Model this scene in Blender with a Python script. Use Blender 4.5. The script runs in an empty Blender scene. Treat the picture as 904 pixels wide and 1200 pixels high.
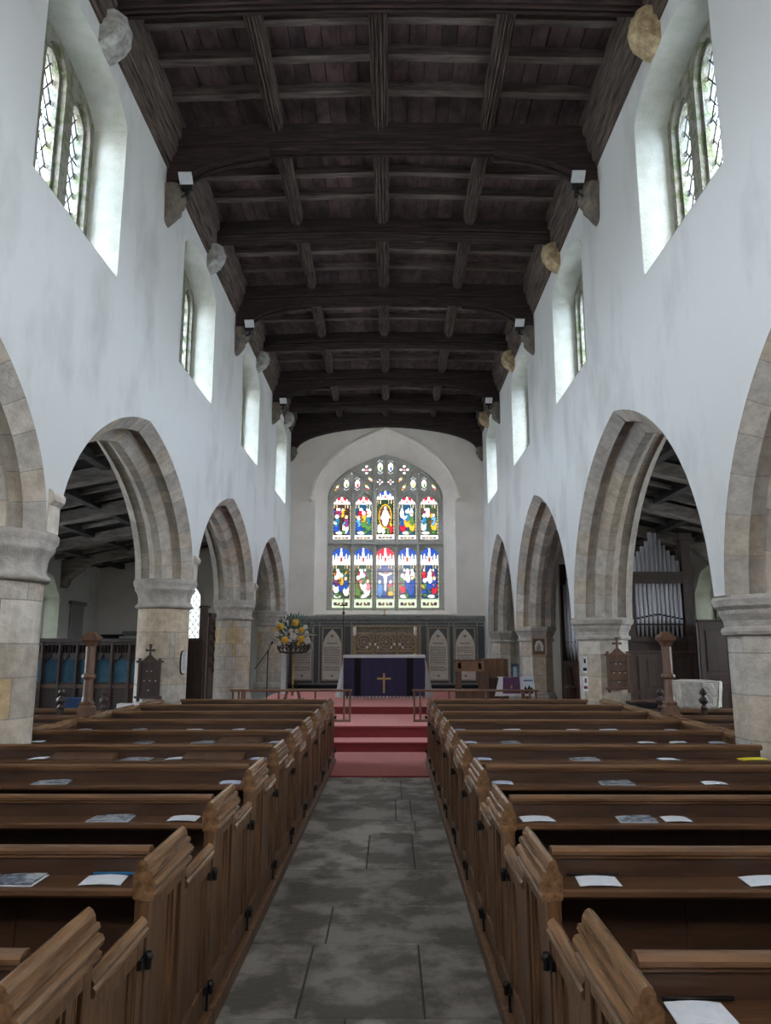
import bpy, bmesh, math, random
from mathutils import Vector, Matrix
random.seed(7)
PI = math.pi
D = bpy.data
SC = bpy.context.scene
COL = SC.collection

# ------------------------------------------------------------------ camera, sky, exposure
cam = D.cameras.new('camera')
cam.sensor_fit = 'VERTICAL'
cam.sensor_height = 36.0
cam.lens = 36.0 * 860.0 / 1200.0
cam.clip_end = 200
co = D.objects.new('camera', cam)
COL.objects.link(co)
co.location = (0, 0, 1.6)
co.rotation_euler = (PI / 2 + math.radians(10.346), 0, math.radians(0.393))
SC.camera = co
SC.view_settings.view_transform = 'Standard'
SC.view_settings.look = 'None'
SC.view_settings.gamma = 1.0
SC.view_settings.use_curve_mapping = False
SC.view_settings.exposure = 1.36
SC.cycles.max_bounces = 10
SC.cycles.diffuse_bounces = 7
SC.cycles.transparent_max_bounces = 12
SC.cycles.caustics_reflective = False
SC.cycles.caustics_refractive = False

SKY = 20.0
w = D.worlds.new('sky')
SC.world = w
w.use_nodes = True
nt = w.node_tree
bg = nt.nodes['Background']
tc = nt.nodes.new('ShaderNodeTexCoord')
sp = nt.nodes.new('ShaderNodeSeparateXYZ')
cr = nt.nodes.new('ShaderNodeValToRGB')
nt.links.new(tc.outputs['Generated'], sp.inputs[0])
nt.links.new(sp.outputs['Z'], cr.inputs[0])
cr.color_ramp.elements[0].position = 0.0
cr.color_ramp.elements[0].color = (0.46, 0.45, 0.42, 1)
cr.color_ramp.elements[1].position = 0.25
cr.color_ramp.elements[1].color = (0.975, 0.98, 0.985, 1)
nt.links.new(cr.outputs[0], bg.inputs[0])
bg.inputs[1].default_value = SKY


def portal(loc, rot, sx, sy):
    """a sky portal filling a window opening: it only steers sampling of the daylight"""
    l = D.lights.new('window_daylight', 'AREA')
    l.shape = 'RECTANGLE'
    l.size = sx
    l.size_y = sy
    l.cycles.is_portal = True
    o = D.objects.new('window_daylight', l)
    o.location = loc
    o.rotation_euler = rot
    COL.objects.link(o)


# ------------------------------------------------------------------ main measures
XL, XR = -2.76, 2.555          # nave wall faces
TH = 0.80                      # arcade wall thickness
Y0, YE = -3.0, 19.9            # west wall, east wall
XC = (XL + XR) / 2
ALX, ARX = -7.9, 6.95          # aisle outer walls
WZ = 7.42                      # top of nave wall
WINY = [5.96, 9.93, 13.90, 18.00]
WINB = [-2.05, 1.95]            # the same windows further west, unseen behind the viewer, added for top light
WHW = 0.885
SILL, SPR, APX = 5.25, 6.93, 7.22
DEPTH = 0.34                   # depth of the clerestory reveals

# sky portals in every opening
for y in WINY + WINB:
    portal((XL - TH + .02, y, 6.23), (0, -PI / 2, 0), 2.0, 1.8)
    portal((XR + TH - .02, y, 6.23), (0, PI / 2, 0), 2.0, 1.8)
portal((XC, Y0 - .48, 5.85), (PI / 2, 0, 0), 1.45, 1.95)
portal((-.145, YE + .93, 4.75), (-PI / 2, 0, 0), 3.3, 4.7)
portal((-5.55, YE + .93, 2.45), (-PI / 2, 0, 0), .9, 1.8)
for y in (2.6, 6.0, 9.4, 12.8, 16.6):
    portal((ALX - .68, y, 2.4), (0, -PI / 2, 0), 1.9, 1.95)
for y in (2.6, 5.8, 9.2, 12.4, 16.0):
    portal((ARX + .68, y, 2.45), (0, PI / 2, 0), 1.85, 1.75)


# ------------------------------------------------------------------ materials
MATS = {}


def mat(name, base, rough=0.8, var=0.0, scale=4.0, stretch=(1, 1, 1), dark=None, bump=0.0, bscale=20.0,
        metal=0.0, attr=False, spec=0.5, detail=6, sheen=0.0, lo=0.35, hi=0.65):
    """principled material; base mixed with a second own colour (dark) by stretched noise; optional block colours"""
    m = D.materials.new(name)
    m.use_nodes = True
    n = m.node_tree.nodes
    l = m.node_tree.links
    b = n['Principled BSDF']
    b.inputs['Roughness'].default_value = rough
    b.inputs['Metallic'].default_value = metal
    b.inputs['Specular IOR Level'].default_value = spec
    t = n.new('ShaderNodeTexCoord')
    mp = n.new('ShaderNodeMapping')
    mp.inputs['Scale'].default_value = stretch
    l.new(t.outputs['Object'], mp.inputs[0])
    out = None
    rgb = n.new('ShaderNodeRGB')
    rgb.outputs[0].default_value = (*base, 1)
    out = rgb.outputs[0]
    if attr:
        a = n.new('ShaderNodeAttribute')
        a.attribute_name = 'Col'
        out = a.outputs['Color']
    if dark is not None:
        nz = n.new('ShaderNodeTexNoise')
        nz.inputs['Scale'].default_value = scale
        nz.inputs['Detail'].default_value = detail
        nz.inputs['Roughness'].default_value = 0.62
        l.new(mp.outputs[0], nz.inputs['Vector'])
        rp = n.new('ShaderNodeMapRange')
        rp.inputs['From Min'].default_value = lo
        rp.inputs['From Max'].default_value = hi
        l.new(nz.outputs['Fac'], rp.inputs['Value'])
        mx = n.new('ShaderNodeMix')
        mx.data_type = 'RGBA'
        mx.blend_type = 'MULTIPLY' if attr else 'MIX'
        l.new(rp.outputs[0], mx.inputs['Factor'])
        l.new(out, mx.inputs[6])
        mx.inputs[7].default_value = (*dark, 1)
        out = mx.outputs[2]
    l.new(out, b.inputs['Base Color'])
    if bump:
        nb = n.new('ShaderNodeTexNoise')
        nb.inputs['Scale'].default_value = bscale
        nb.inputs['Detail'].default_value = 5
        l.new(mp.outputs[0], nb.inputs['Vector'])
        bp = n.new('ShaderNodeBump')
        bp.inputs['Strength'].default_value = bump
        bp.inputs['Distance'].default_value = 0.02
        l.new(nb.outputs['Fac'], bp.inputs['Height'])
        l.new(bp.outputs[0], b.inputs['Normal'])
    MATS[name] = m
    return m


mat('plaster', (0.655, 0.65, 0.63), 0.9, dark=(0.40, 0.385, 0.355), scale=1.1, stretch=(1, 1, 0.5), bump=0.18, bscale=7, lo=0.50, hi=0.85)
mat('plaster_east', (0.84, 0.77, 0.70), 0.9, dark=(0.70, 0.645, 0.59), scale=1.3, bump=0.12, bscale=9, lo=0.45, hi=0.8)
mat('plaster_aisle', (0.70, 0.70, 0.66), 0.9, dark=(0.50, 0.49, 0.45), scale=1.5, bump=0.3, bscale=8, lo=0.5, hi=0.8)
mat('reveal', (0.50, 0.505, 0.47), 0.9, dark=(0.42, 0.43, 0.37), scale=6, bump=0.5, bscale=30)
mat('stone', (0.5, 0.45, 0.4), 0.88, attr=True, dark=(0.70, 0.68, 0.66), scale=9, bump=0.45, bscale=38)
mat('window_stone', (0.24, 0.225, 0.19), 0.9, dark=(0.12, 0.135, 0.065), scale=9, bump=0.7, bscale=45, lo=0.45, hi=0.6)
mat('tracery_stone', (0.56, 0.55, 0.50), 0.85, dark=(0.40, 0.40, 0.37), scale=14, bump=0.3, bscale=40)
mat('corbel_stone', (0.22, 0.18, 0.14), 0.9, dark=(0.12, 0.11, 0.10), scale=9, bump=0.8, bscale=22)
mat('pale_corbel', (0.46, 0.46, 0.44), 0.9, dark=(0.24, 0.22, 0.20), scale=11, bump=0.7, bscale=22)
mat('buff_corbel', (0.52, 0.40, 0.24), 0.9, dark=(0.25, 0.18, 0.10), scale=11, bump=0.8, bscale=22)
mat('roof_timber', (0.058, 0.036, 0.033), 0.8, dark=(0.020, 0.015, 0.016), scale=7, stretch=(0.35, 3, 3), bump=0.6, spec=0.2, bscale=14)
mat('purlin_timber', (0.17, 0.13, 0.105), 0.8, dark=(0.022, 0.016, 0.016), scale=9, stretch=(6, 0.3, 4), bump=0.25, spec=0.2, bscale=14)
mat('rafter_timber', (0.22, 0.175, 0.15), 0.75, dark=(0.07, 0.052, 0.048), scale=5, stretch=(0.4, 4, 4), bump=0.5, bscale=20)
mat('aisle_timber', (0.07, 0.06, 0.06), 0.8, dark=(0.035, 0.03, 0.03), scale=5, stretch=(0.5, 2, 2), bump=0.4)
mat('aisle_beam', (0.32, 0.28, 0.25), 0.8, dark=(0.14, 0.12, 0.10), scale=5, stretch=(0.5, 2, 2), bump=0.4)
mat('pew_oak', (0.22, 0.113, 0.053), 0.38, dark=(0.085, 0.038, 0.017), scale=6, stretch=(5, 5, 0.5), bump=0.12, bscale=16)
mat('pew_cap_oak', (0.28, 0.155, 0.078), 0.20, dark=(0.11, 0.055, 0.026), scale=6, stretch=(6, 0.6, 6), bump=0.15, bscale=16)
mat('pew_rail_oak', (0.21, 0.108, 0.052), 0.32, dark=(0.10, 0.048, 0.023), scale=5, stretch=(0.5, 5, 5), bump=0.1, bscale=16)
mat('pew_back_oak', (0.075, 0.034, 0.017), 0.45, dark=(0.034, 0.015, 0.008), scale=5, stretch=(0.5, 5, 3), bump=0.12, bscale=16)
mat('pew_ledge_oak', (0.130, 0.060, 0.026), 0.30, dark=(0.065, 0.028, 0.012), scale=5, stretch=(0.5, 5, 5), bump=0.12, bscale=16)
mat('dark_oak', (0.070, 0.038, 0.027), 0.5, dark=(0.030, 0.018, 0.014), scale=5, stretch=(4, 4, 0.6), bump=0.2)
mat('mid_oak', (0.155, 0.080, 0.045), 0.45, dark=(0.085, 0.042, 0.025), scale=5, stretch=(4, 4, 0.6), bump=0.15)
mat('organ_oak', (0.085, 0.044, 0.032), 0.5, dark=(0.045, 0.025, 0.019), scale=5, stretch=(4, 4, 0.6), bump=0.15)
mat('rail_oak', (0.24, 0.125, 0.075), 0.4, dark=(0.14, 0.07, 0.045), scale=6, stretch=(0.6, 4, 4))
mat('pale_oak', (0.33, 0.17, 0.085), 0.45, dark=(0.21, 0.105, 0.05), scale=5, stretch=(4, 4, 0.6))
mat('iron', (0.02, 0.02, 0.02), 0.45, metal=0.6, dark=(0.012, 0.011, 0.01), scale=30)
mat('carpet', (0.27, 0.045, 0.052), 0.98, dark=(0.22, 0.035, 0.042), scale=60, bump=0.2, bscale=300, spec=0.1)
for _k, _v in (('Sheen Weight', 1.0), ('Sheen Roughness', 0.35), ('Sheen Tint', (1.0, 0.48, 0.46, 1))):
    MATS['carpet'].node_tree.nodes['Principled BSDF'].inputs[_k].default_value = _v
mat('flagstone', (0.12, 0.115, 0.11), 0.55, attr=True, dark=(0.36, 0.35, 0.33), scale=2.6, bump=0.45, bscale=20, lo=0.42, hi=0.56)
mat('mortar', (0.10, 0.095, 0.085), 0.95, dark=(0.06, 0.055, 0.05), scale=20)
mat('lead', (0.06, 0.06, 0.06), 0.6, dark=(0.03, 0.03, 0.03), scale=20)
mat('white_paper', (0.80, 0.82, 0.86), 0.7, dark=(0.70, 0.73, 0.80), scale=30)
mat('blue_paper', (0.50, 0.56, 0.78), 0.6, dark=(0.68, 0.72, 0.85), scale=22)
mat('yellow_paper', (0.85, 0.72, 0.04), 0.6, dark=(0.78, 0.63, 0.03), scale=22)
mat('picture_paper', (0.52, 0.56, 0.58), 0.35, dark=(0.05, 0.07, 0.12), scale=26, lo=0.42, hi=0.58)
mat('blue_card', (0.02, 0.20, 0.42), 0.5, dark=(0.02, 0.15, 0.33), scale=22)
mat('purple_cloth', (0.062, 0.048, 0.115), 0.9, dark=(0.047, 0.036, 0.09), scale=40, bump=0.2, bscale=200)
mat('small_purple_cloth', (0.13, 0.055, 0.13), 0.9, dark=(0.095, 0.04, 0.10), scale=30)
mat('black_cloth', (0.010, 0.010, 0.013), 0.9, dark=(0.006, 0.006, 0.008), scale=40)
mat('white_linen', (0.82, 0.80, 0.81), 0.9, dark=(0.70, 0.68, 0.70), scale=6, bump=0.2, bscale=10)
mat('gold', (0.62, 0.42, 0.17), 0.4, metal=0.5, dark=(0.42, 0.26, 0.10), scale=20)
mat('brass', (0.50, 0.34, 0.12), 0.32, metal=0.85, dark=(0.36, 0.23, 0.08), scale=20)
mat('wax', (0.80, 0.77, 0.66), 0.5, dark=(0.74, 0.70, 0.58), scale=20)
mat('floodlight_white', (0.75, 0.78, 0.80), 0.4, dark=(0.62, 0.66, 0.68), scale=20)
mat('black_metal', (0.012, 0.012, 0.013), 0.4, metal=0.4, dark=(0.02, 0.02, 0.02), scale=20)
mat('organ_pipe', (0.60, 0.59, 0.62), 0.40, metal=0.25, dark=(0.42, 0.41, 0.44), scale=6, stretch=(6, 6, 0.5))
mat('blue_panel', (0.065, 0.17, 0.24), 0.8, dark=(0.04, 0.12, 0.18), scale=8)
mat('blue_fabric', (0.03, 0.06, 0.15), 0.9, dark=(0.02, 0.04, 0.10), scale=40)
mat('panel_cream', (0.68, 0.61, 0.53), 0.75, dark=(0.58, 0.52, 0.45), scale=12)
mat('panel_ink', (0.09, 0.06, 0.05), 0.8, dark=(0.06, 0.04, 0.04), scale=20)
mat('panel_frame', (0.42, 0.30, 0.20), 0.6, dark=(0.30, 0.21, 0.14), scale=20)
mat('gilt_carving', (0.36, 0.295, 0.22), 0.5, metal=0.3, dark=(0.11, 0.085, 0.065), scale=40, bump=0.8, bscale=60)
mat('gilt_relief', (0.52, 0.38, 0.27), 0.5, metal=0.2, dark=(0.40, 0.24, 0.15), scale=40)
mat('grey_stone', (0.30, 0.30, 0.29), 0.8, dark=(0.20, 0.20, 0.20), scale=10, bump=0.2)
mat('font_stone', (0.66, 0.60, 0.52), 0.9, dark=(0.46, 0.41, 0.35), scale=9, bump=0.9, bscale=24)
mat('leaf', (0.07, 0.14, 0.085), 0.6, dark=(0.16, 0.24, 0.19), scale=16)
mat('dark_leaf', (0.045, 0.035, 0.03), 0.7, dark=(0.07, 0.08, 0.04), scale=16)
mat('yellow_flower', (0.80, 0.50, 0.06), 0.7, dark=(0.70, 0.38, 0.03), scale=26, bump=0.8, bscale=60)
mat('white_flower', (0.72, 0.68, 0.64), 0.8, dark=(0.55, 0.48, 0.47), scale=26, bump=0.8, bscale=60)
mat('paint_white', (0.70, 0.70, 0.70), 0.6, dark=(0.62, 0.62, 0.62), scale=12)
mat('pale_stone_board', (0.42, 0.41, 0.38), 0.8, dark=(0.26, 0.25, 0.24), scale=22)


def glass_mat(name, base, strength):
    """thin glass: lets the daylight behind it through, tinted"""
    m = D.materials.new(name)
    m.use_nodes = True
    n = m.node_tree.nodes
    l = m.node_tree.links
    n.remove(n['Principled BSDF'])
    tr = n.new('ShaderNodeBsdfTransparent')
    gl = n.new('ShaderNodeBsdfGlossy')
    gl.inputs['Roughness'].default_value = 0.15
    gl.inputs['Color'].default_value = (0.6, 0.6, 0.6, 1)
    mx = n.new('ShaderNodeMixShader')
    mx.inputs[0].default_value = 0.04
    l.new(tr.outputs[0], mx.inputs[1])
    l.new(gl.outputs[0], mx.inputs[2])
    l.new(mx.outputs[0], n['Material Output'].inputs[0])
    if base is None:
        a = n.new('ShaderNodeAttribute')
        a.attribute_name = 'Col'
        vm = n.new('ShaderNodeVectorMath')
        vm.operation = 'SCALE'
        vm.inputs['Scale'].default_value = strength
        l.new(a.outputs['Color'], vm.inputs[0])
        l.new(vm.outputs[0], tr.inputs[0])
    else:
        nz = n.new('ShaderNodeTexNoise')
        nz.inputs['Scale'].default_value = 3.5
        nz.inputs['Detail'].default_value = 4
        t = n.new('ShaderNodeTexCoord')
        l.new(t.outputs['Object'], nz.inputs[0])
        cr = n.new('ShaderNodeValToRGB')
        cr.color_ramp.elements[0].position = 0.42
        cr.color_ramp.elements[0].color = (base[0] * 0.80, base[1] * 0.88, base[2] * 0.97, 1)
        cr.color_ramp.elements[1].position = 0.62
        cr.color_ramp.elements[1].color = (*base, 1)
        l.new(nz.outputs[0], cr.inputs[0])
        l.new(cr.outputs[0], tr.inputs[0])
    MATS[name] = m


glass_mat('clear_glass', (0.92, 0.94, 0.96), 1)
glass_mat('dim_glass', (0.34, 0.345, 0.32), 1)
glass_mat('stained', None, 0.075)


def mosaic_mat():
    m = D.materials.new('mosaic_tile')
    m.use_nodes = True
    n = m.node_tree.nodes
    l = m.node_tree.links
    b = n['Principled BSDF']
    b.inputs['Roughness'].default_value = 0.35
    t = n.new('ShaderNodeTexCoord')
    mp = n.new('ShaderNodeMapping')
    mp.inputs['Rotation'].default_value = (0, PI / 4, 0)
    mp.inputs['Scale'].default_value = (13, 0.001, 13)
    l.new(t.outputs['Object'], mp.inputs[0])
    ck = n.new('ShaderNodeTexVoronoi')
    ck.inputs['Randomness'].default_value = 0.0
    ck.inputs['Scale'].default_value = 1.0
    l.new(mp.outputs[0], ck.inputs['Vector'])
    cr = n.new('ShaderNodeValToRGB')
    cr.color_ramp.interpolation = 'CONSTANT'
    e = cr.color_ramp.elements
    e[0].position = 0
    e[0].color = (0.20, 0.17, 0.12, 1)
    e[1].position = 0.16
    e[1].color = (0.028, 0.036, 0.042, 1)
    x = e.new(0.44)
    x.color = (0.07, 0.08, 0.09, 1)
    x = e.new(0.56)
    x.color = (0.02, 0.027, 0.033, 1)
    l.new(ck.outputs['Distance'], cr.inputs[0])
    l.new(cr.outputs[0], b.inputs['Base Color'])
    MATS['mosaic_tile'] = m


mosaic_mat()

# ------------------------------------------------------------------ mesh helpers
WLOC = {}


class MB:
    def __init__(s):
        s.v = []
        s.f = []
        s.c = []
        s.smooth = []

    def face(s, idx, col=None, smooth=False):
        s.f.append(idx)
        s.c.append(col)
        s.smooth.append(smooth)

    def quad(s, a, b, c, d, col=None, smooth=False):
        i = len(s.v)
        s.v += [a, b, c, d]
        s.face((i, i + 1, i + 2, i + 3), col, smooth)

    def box(s, x0, x1, y0, y1, z0, z1, col=None, bev=0.0):
        if x0 > x1: x0, x1 = x1, x0
        if y0 > y1: y0, y1 = y1, y0
        if z0 > z1: z0, z1 = z1, z0
        i = len(s.v)
        b = min(bev, (x1 - x0) * .45, (y1 - y0) * .45, (z1 - z0) * .45)
        if b <= 0:
            s.v += [(x, y, z) for z in (z0, z1) for y in (y0, y1) for x in (x0, x1)]
            for f in ((0, 2, 3, 1), (4, 5, 7, 6), (0, 1, 5, 4), (2, 6, 7, 3), (0, 4, 6, 2), (1, 3, 7, 5)):
                s.face(tuple(i + k for k in f), col)
            return s
        bm = bmesh.new()
        bmesh.ops.create_cube(bm, size=1)
        for q in bm.verts:
            q.co = Vector(((x0 + x1) / 2 + q.co.x * (x1 - x0), (y0 + y1) / 2 + q.co.y * (y1 - y0), (z0 + z1) / 2 + q.co.z * (z1 - z0)))
        bmesh.ops.bevel(bm, geom=bm.edges[:], offset=b, segments=2, profile=0.6, affect='EDGES')
        s.addbm(bm, col)
        return s

    def addbm(s, bm, col=None, smooth=False):
        i = len(s.v)
        bm.verts.index_update()
        s.v += [tuple(q.co) for q in bm.verts]
        for f in bm.faces:
            s.face(tuple(i + q.index for q in f.verts), col, smooth)
        bm.free()

    def loft(s, rings, closed=True, caps=True, col=None, smooth=False, loop=False):
        """rings: list of equally long vertex lists"""
        i = len(s.v)
        n = len(rings[0])
        for r in rings:
            s.v += [tuple(p) for p in r]
        m = len(rings)
        for a in range(m if loop else m - 1):
            b = (a + 1) % m
            for k in range(n if closed else n - 1):
                k2 = (k + 1) % n
                s.face((i + a * n + k, i + a * n + k2, i + b * n + k2, i + b * n + k), col, smooth)
        if caps and closed and not loop:
            s.face(tuple(i + k for k in range(n))[::-1], col)
            s.face(tuple(i + (m - 1) * n + k for k in range(n)), col)
        return s

    def prism(s, pts, axis, a, b, col=None):
        """polygon pts extruded along an axis: x -> pts (y,z); y -> pts (x,z); z -> pts (x,y)"""
        def P(p, t):
            return {'x': (t, p[0], p[1]), 'y': (p[0], t, p[1]), 'z': (p[0], p[1], t)}[axis]
        return s.loft([[P(p, a) for p in pts], [P(p, b) for p in pts]], col=col)

    def lathe(s, cx, cy, prof, n=24, col=None, smooth=True, rot=0.0, caps=True):
        """prof: (r,z) bottom to top"""
        rings = [[(cx + r * math.cos(rot + 2 * PI * k / n), cy + r * math.sin(rot + 2 * PI * k / n), z) for k in range(n)] for r, z in prof]
        return s.loft(rings, col=col, smooth=smooth, caps=caps)

    def tube(s, pts, r, n=8, col=None, r2=None):
        pts = [Vector(p) for p in pts]
        rings = []
        for k, p in enumerate(pts):
            d = (pts[min(k + 1, len(pts) - 1)] - pts[max(k - 1, 0)]).normalized()
            u = d.cross(Vector((0, 0, 1)))
            if u.length < 0.01:
                u = Vector((1, 0, 0))
            u.normalize()
            v = d.cross(u)
            rr = r if r2 is None else r + (r2 - r) * k / (len(pts) - 1)
            rings.append([p + rr * (u * math.cos(2 * PI * j / n) + v * math.sin(2 * PI * j / n)) for j in range(n)])
        return s.loft(rings, smooth=True, col=col)

    def ball(s, c, r, sub=2, jag=0.0, col=None, sc=(1, 1, 1)):
        bm = bmesh.new()
        bmesh.ops.create_icosphere(bm, subdivisions=sub, radius=r)
        for q in bm.verts:
            k = 1 + random.uniform(-jag, jag)
            q.co = Vector((c[0] + q.co.x * k * sc[0], c[1] + q.co.y * k * sc[1], c[2] + q.co.z * k * sc[2]))
        s.addbm(bm, col, jag < 0.05)
        return s

    def plate(s, outer, holes, axis, a, b, col=None):
        """flat shape with holes, thickness from a to b along the axis"""
        cu = D.curves.new('tmp', 'CURVE')
        cu.dimensions = '2D'
        cu.fill_mode = 'BOTH'
        for poly in [outer] + holes:
            q = cu.splines.new('POLY')
            q.points.add(len(poly) - 1)
            for k, p in enumerate(poly):
                q.points[k].co = (p[0], p[1], 0, 1)
            q.use_cyclic_u = True
        cu.extrude = abs(b - a) / 2
        ob = D.objects.new('tmp', cu)
        me = D.meshes.new_from_object(ob)
        i = len(s.v)
        mid = (a + b) / 2
        for q in me.vertices:
            x, y, z = q.co
            s.v.append({'x': (mid + z, x, y), 'y': (x, mid + z, y), 'z': (x, y, mid + z)}[axis])
        for f in me.polygons:
            s.face(tuple(i + k for k in f.vertices), col)
        D.objects.remove(ob)
        D.curves.remove(cu)
        D.meshes.remove(me)
        return s

    def build(s, name, m, parent=None, flip=None):
        if flip:
            s.v = [(flip - x, y, z) for x, y, z in s.v]
        me = D.meshes.new(name)
        off = Vector(WLOC[parent.name]) if parent else Vector((0, 0, 0))
        me.from_pydata([tuple(Vector(p) - off) for p in s.v], [], s.f)
        me.materials.append(MATS[m])
        if any(c is not None for c in s.c):
            ca = me.color_attributes.new('Col', 'FLOAT_COLOR', 'CORNER')
            li = 0
            for f, c in zip(s.f, s.c):
                c = c or (0.3, 0.3, 0.3)
                for _ in f:
                    ca.data[li].color = (c[0], c[1], c[2], 1)
                    li += 1
        for k, p in enumerate(me.polygons):
            p.use_smooth = s.smooth[k]
        bm = bmesh.new()
        bm.from_mesh(me)
        bmesh.ops.recalc_face_normals(bm, faces=bm.faces)
        bm.to_mesh(me)
        bm.free()
        o = D.objects.new(name, me)
        COL.objects.link(o)
        if parent:
            o.parent = parent
        WLOC[o.name] = tuple(off)
        return o


def tag(o, label=None, cat=None, group=None, kind=None):
    if label: o['label'] = label
    if cat: o['category'] = cat
    if group: o['group'] = group
    if kind: o['kind'] = kind
    return o


def thing(name, loc, label, cat, group=None):
    o = D.objects.new(name, None)
    o.empty_display_size = 0.2
    COL.objects.link(o)
    o.location = loc
    WLOC[o.name] = tuple(loc)
    return tag(o, label, cat, group)


def struct(name, mb, m, parent=None):
    o = mb.build(name, m, parent)
    if not parent:
        o['kind'] = 'structure'
    return o


def dup(o, dx, dy, dz=0, label=None, group=None, parent=None, skip=()):
    c = o.copy()
    COL.objects.link(c)
    if parent:
        c.parent = parent
    else:
        c.location = Vector(o.location) + Vector((dx, dy, dz))
        if label: c['label'] = label
        if group: c['group'] = group
    WLOC[c.name] = tuple(Vector(WLOC.get(o.name, (0, 0, 0))) + Vector((dx, dy, dz)))
    for ch in [q for q in o.children if q.name.split('.')[0] not in skip]:
        dup(ch, dx, dy, dz, parent=c)
    return c


def bez(p0, p1, p2, p3, n):
    r = []
    for k in range(n + 1):
        t = k / n
        a = (1 - t) ** 3
        b = 3 * t * (1 - t) ** 2
        c = 3 * t * t * (1 - t)
        d = t ** 3
        r.append((a * p0[0] + b * p1[0] + c * p2[0] + d * p3[0], a * p0[1] + b * p1[1] + c * p2[1] + d * p3[1]))
    return r


ORD = ['nearest', 'second nearest', 'third from the viewer', 'fourth from the viewer', 'fifth from the viewer', 'sixth from the viewer',
       'seventh from the viewer', 'eighth from the viewer', 'ninth from the viewer', 'tenth from the viewer', 'eleventh from the viewer', 'twelfth from the viewer']
ORDS = ['first', 'second', 'third', 'fourth', 'fifth', 'sixth', 'seventh', 'eighth', 'ninth', 'tenth', 'eleventh', 'twelfth']


# ------------------------------------------------------------------ arch curves (y, z) from the western spring over the apex to the eastern spring
def arch_curve(side, c, h, n=14):
    if side == 'L':
        q = bez((h, 2.5), (h, 3.25), (h * 0.57, 3.97), (0, 4.14), n)
    else:
        q = bez((h, 1.98), (h * 0.975, 3.08), (h * 0.575, 3.97), (0, 4.24), n)
    east = [(c + x, z) for x, z in q]
    west = [(c - x, z) for x, z in q]
    return west[:-1] + east[::-1]


PL = [1.46, 5.88, 10.30, 14.92, 19.50]
PR = [0.95, 5.74, 10.40, 15.20, 19.55]
GAP = 0.10


def arches(P):
    return [((P[i] + P[i + 1]) / 2, (P[i + 1] - P[i]) / 2 - GAP) for i in range(4)]


# ------------------------------------------------------------------ SETTING
def win_hole(c, hw=WHW, sill=SILL, spr=SPR, apx=APX):
    e = bez((hw, spr), (hw * 0.92, spr + (apx - spr) * .55), (hw * 0.5, apx - .02), (0, apx), 8)
    r = [(c - hw, sill), (c + hw, sill)] + [(c + x, z) for x, z in e] + [(c - x, z) for x, z in e[::-1][1:]]
    return r


def arcade_wall(side, name):
    P = PL if side == 'L' else PR
    out = [(Y0, 0)]
    for c, h in arches(P):
        out += ([(c - h, 0)] if c == arches(P)[0][0] else []) + arch_curve(side, c, h)
    out += [(P[-1] - GAP, 0), (YE + .02, 0), (YE + .02, WZ), (Y0, WZ)]
    holes = [win_hole(c) for c in WINB + WINY]
    mb = MB()
    if side == 'L':
        mb.plate(out, holes, 'x', XL - TH, XL)
    else:
        mb.plate(out, holes, 'x', XR, XR + TH)
    return struct(name, mb, 'plaster')


arcade_wall('L', 'wall_left')
arcade_wall('R', 'wall_right')

# east wall with its great window opening
EWC = -0.145                       # centre of the east window
EZ0 = 2.42


def ew_curve(hw, spr, apx, n=10):
    e = bez((hw, spr), (hw * .97, spr + (apx - spr) * .42), (hw * .56, spr + (apx - spr) * .79), (0, apx), n)
    return [(EWC + x, z) for x, z in e] + [(EWC - x, z) for x, z in e[::-1][1:]]


face_open = [(EWC - 1.93, EZ0), (EWC + 1.93, EZ0)] + ew_curve(1.93, 5.72, 7.50)
back_open = [(EWC - 1.64, EZ0 + .12), (EWC + 1.64, EZ0 + .12)] + ew_curve(1.64, 5.80, 7.03)
def light_shape0(c, hw, z0, zs, za):
    e = bez((hw, zs), (hw, zs + (za - zs) * .55), (hw * .55, za - (za - zs) * .12), (0, za), 5)
    return [(c - hw, z0), (c + hw, z0)] + [(c + x, z) for x, z in e] + [(c - x, z) for x, z in e[::-1][1:]]


AE_HOLE = light_shape0(-5.55, .44, 1.58, 2.86, 3.33)
mb = MB().plate([(ALX - .6, 0), (ARX + .6, 0), (ARX + .6, 9.2), (ALX - .6, 9.2)], [face_open, AE_HOLE], 'y', YE, YE + .04)
east = struct('wall_east', mb, 'plaster_east')
mb = MB()
mb.loft([[(x, YE + .01, z) for x, z in face_open], [(x, YE + .55, z) for x, z in back_open]], caps=False)
mb.build('splayed_reveal', 'plaster_east', east)
mb = MB().plate([(ALX - .6, 0), (ARX + .6, 0), (ARX + .6, 9.2), (ALX - .6, 9.2)], [back_open, AE_HOLE], 'y', YE + .55, YE + .95)
mb.build('outer_masonry', 'plaster_east', east)
# moulded hood over the east window
hp = ew_curve(1.99, 5.66, 7.58, 16)
rings = []
for k, (x, z) in enumerate(hp):
    a = hp[max(k - 1, 0)]
    b = hp[min(k + 1, len(hp) - 1)]
    t = Vector((b[0] - a[0], b[1] - a[1])).normalized()
    nrm = Vector((-t.y, t.x))
    if nrm.dot(Vector((x - EWC, z - 5.6))) < 0: nrm = -nrm
    rings.append([(x + nrm.x * d, YE - e, z + nrm.y * d) for d, e in ((-.07, 0), (-.06, .05), (-.01, .12), (.04, .12), (.075, .06), (.075, 0))])
hb = MB().loft(rings)
hood = hb.build('hood_mould', 'plaster_east', east)
for sx in (-1, 1):
    MB().ball((EWC + sx * 2.02, YE - .06, 5.60), .095, 2, 0.12).build('hood_stop', 'plaster_east', hood)

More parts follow.
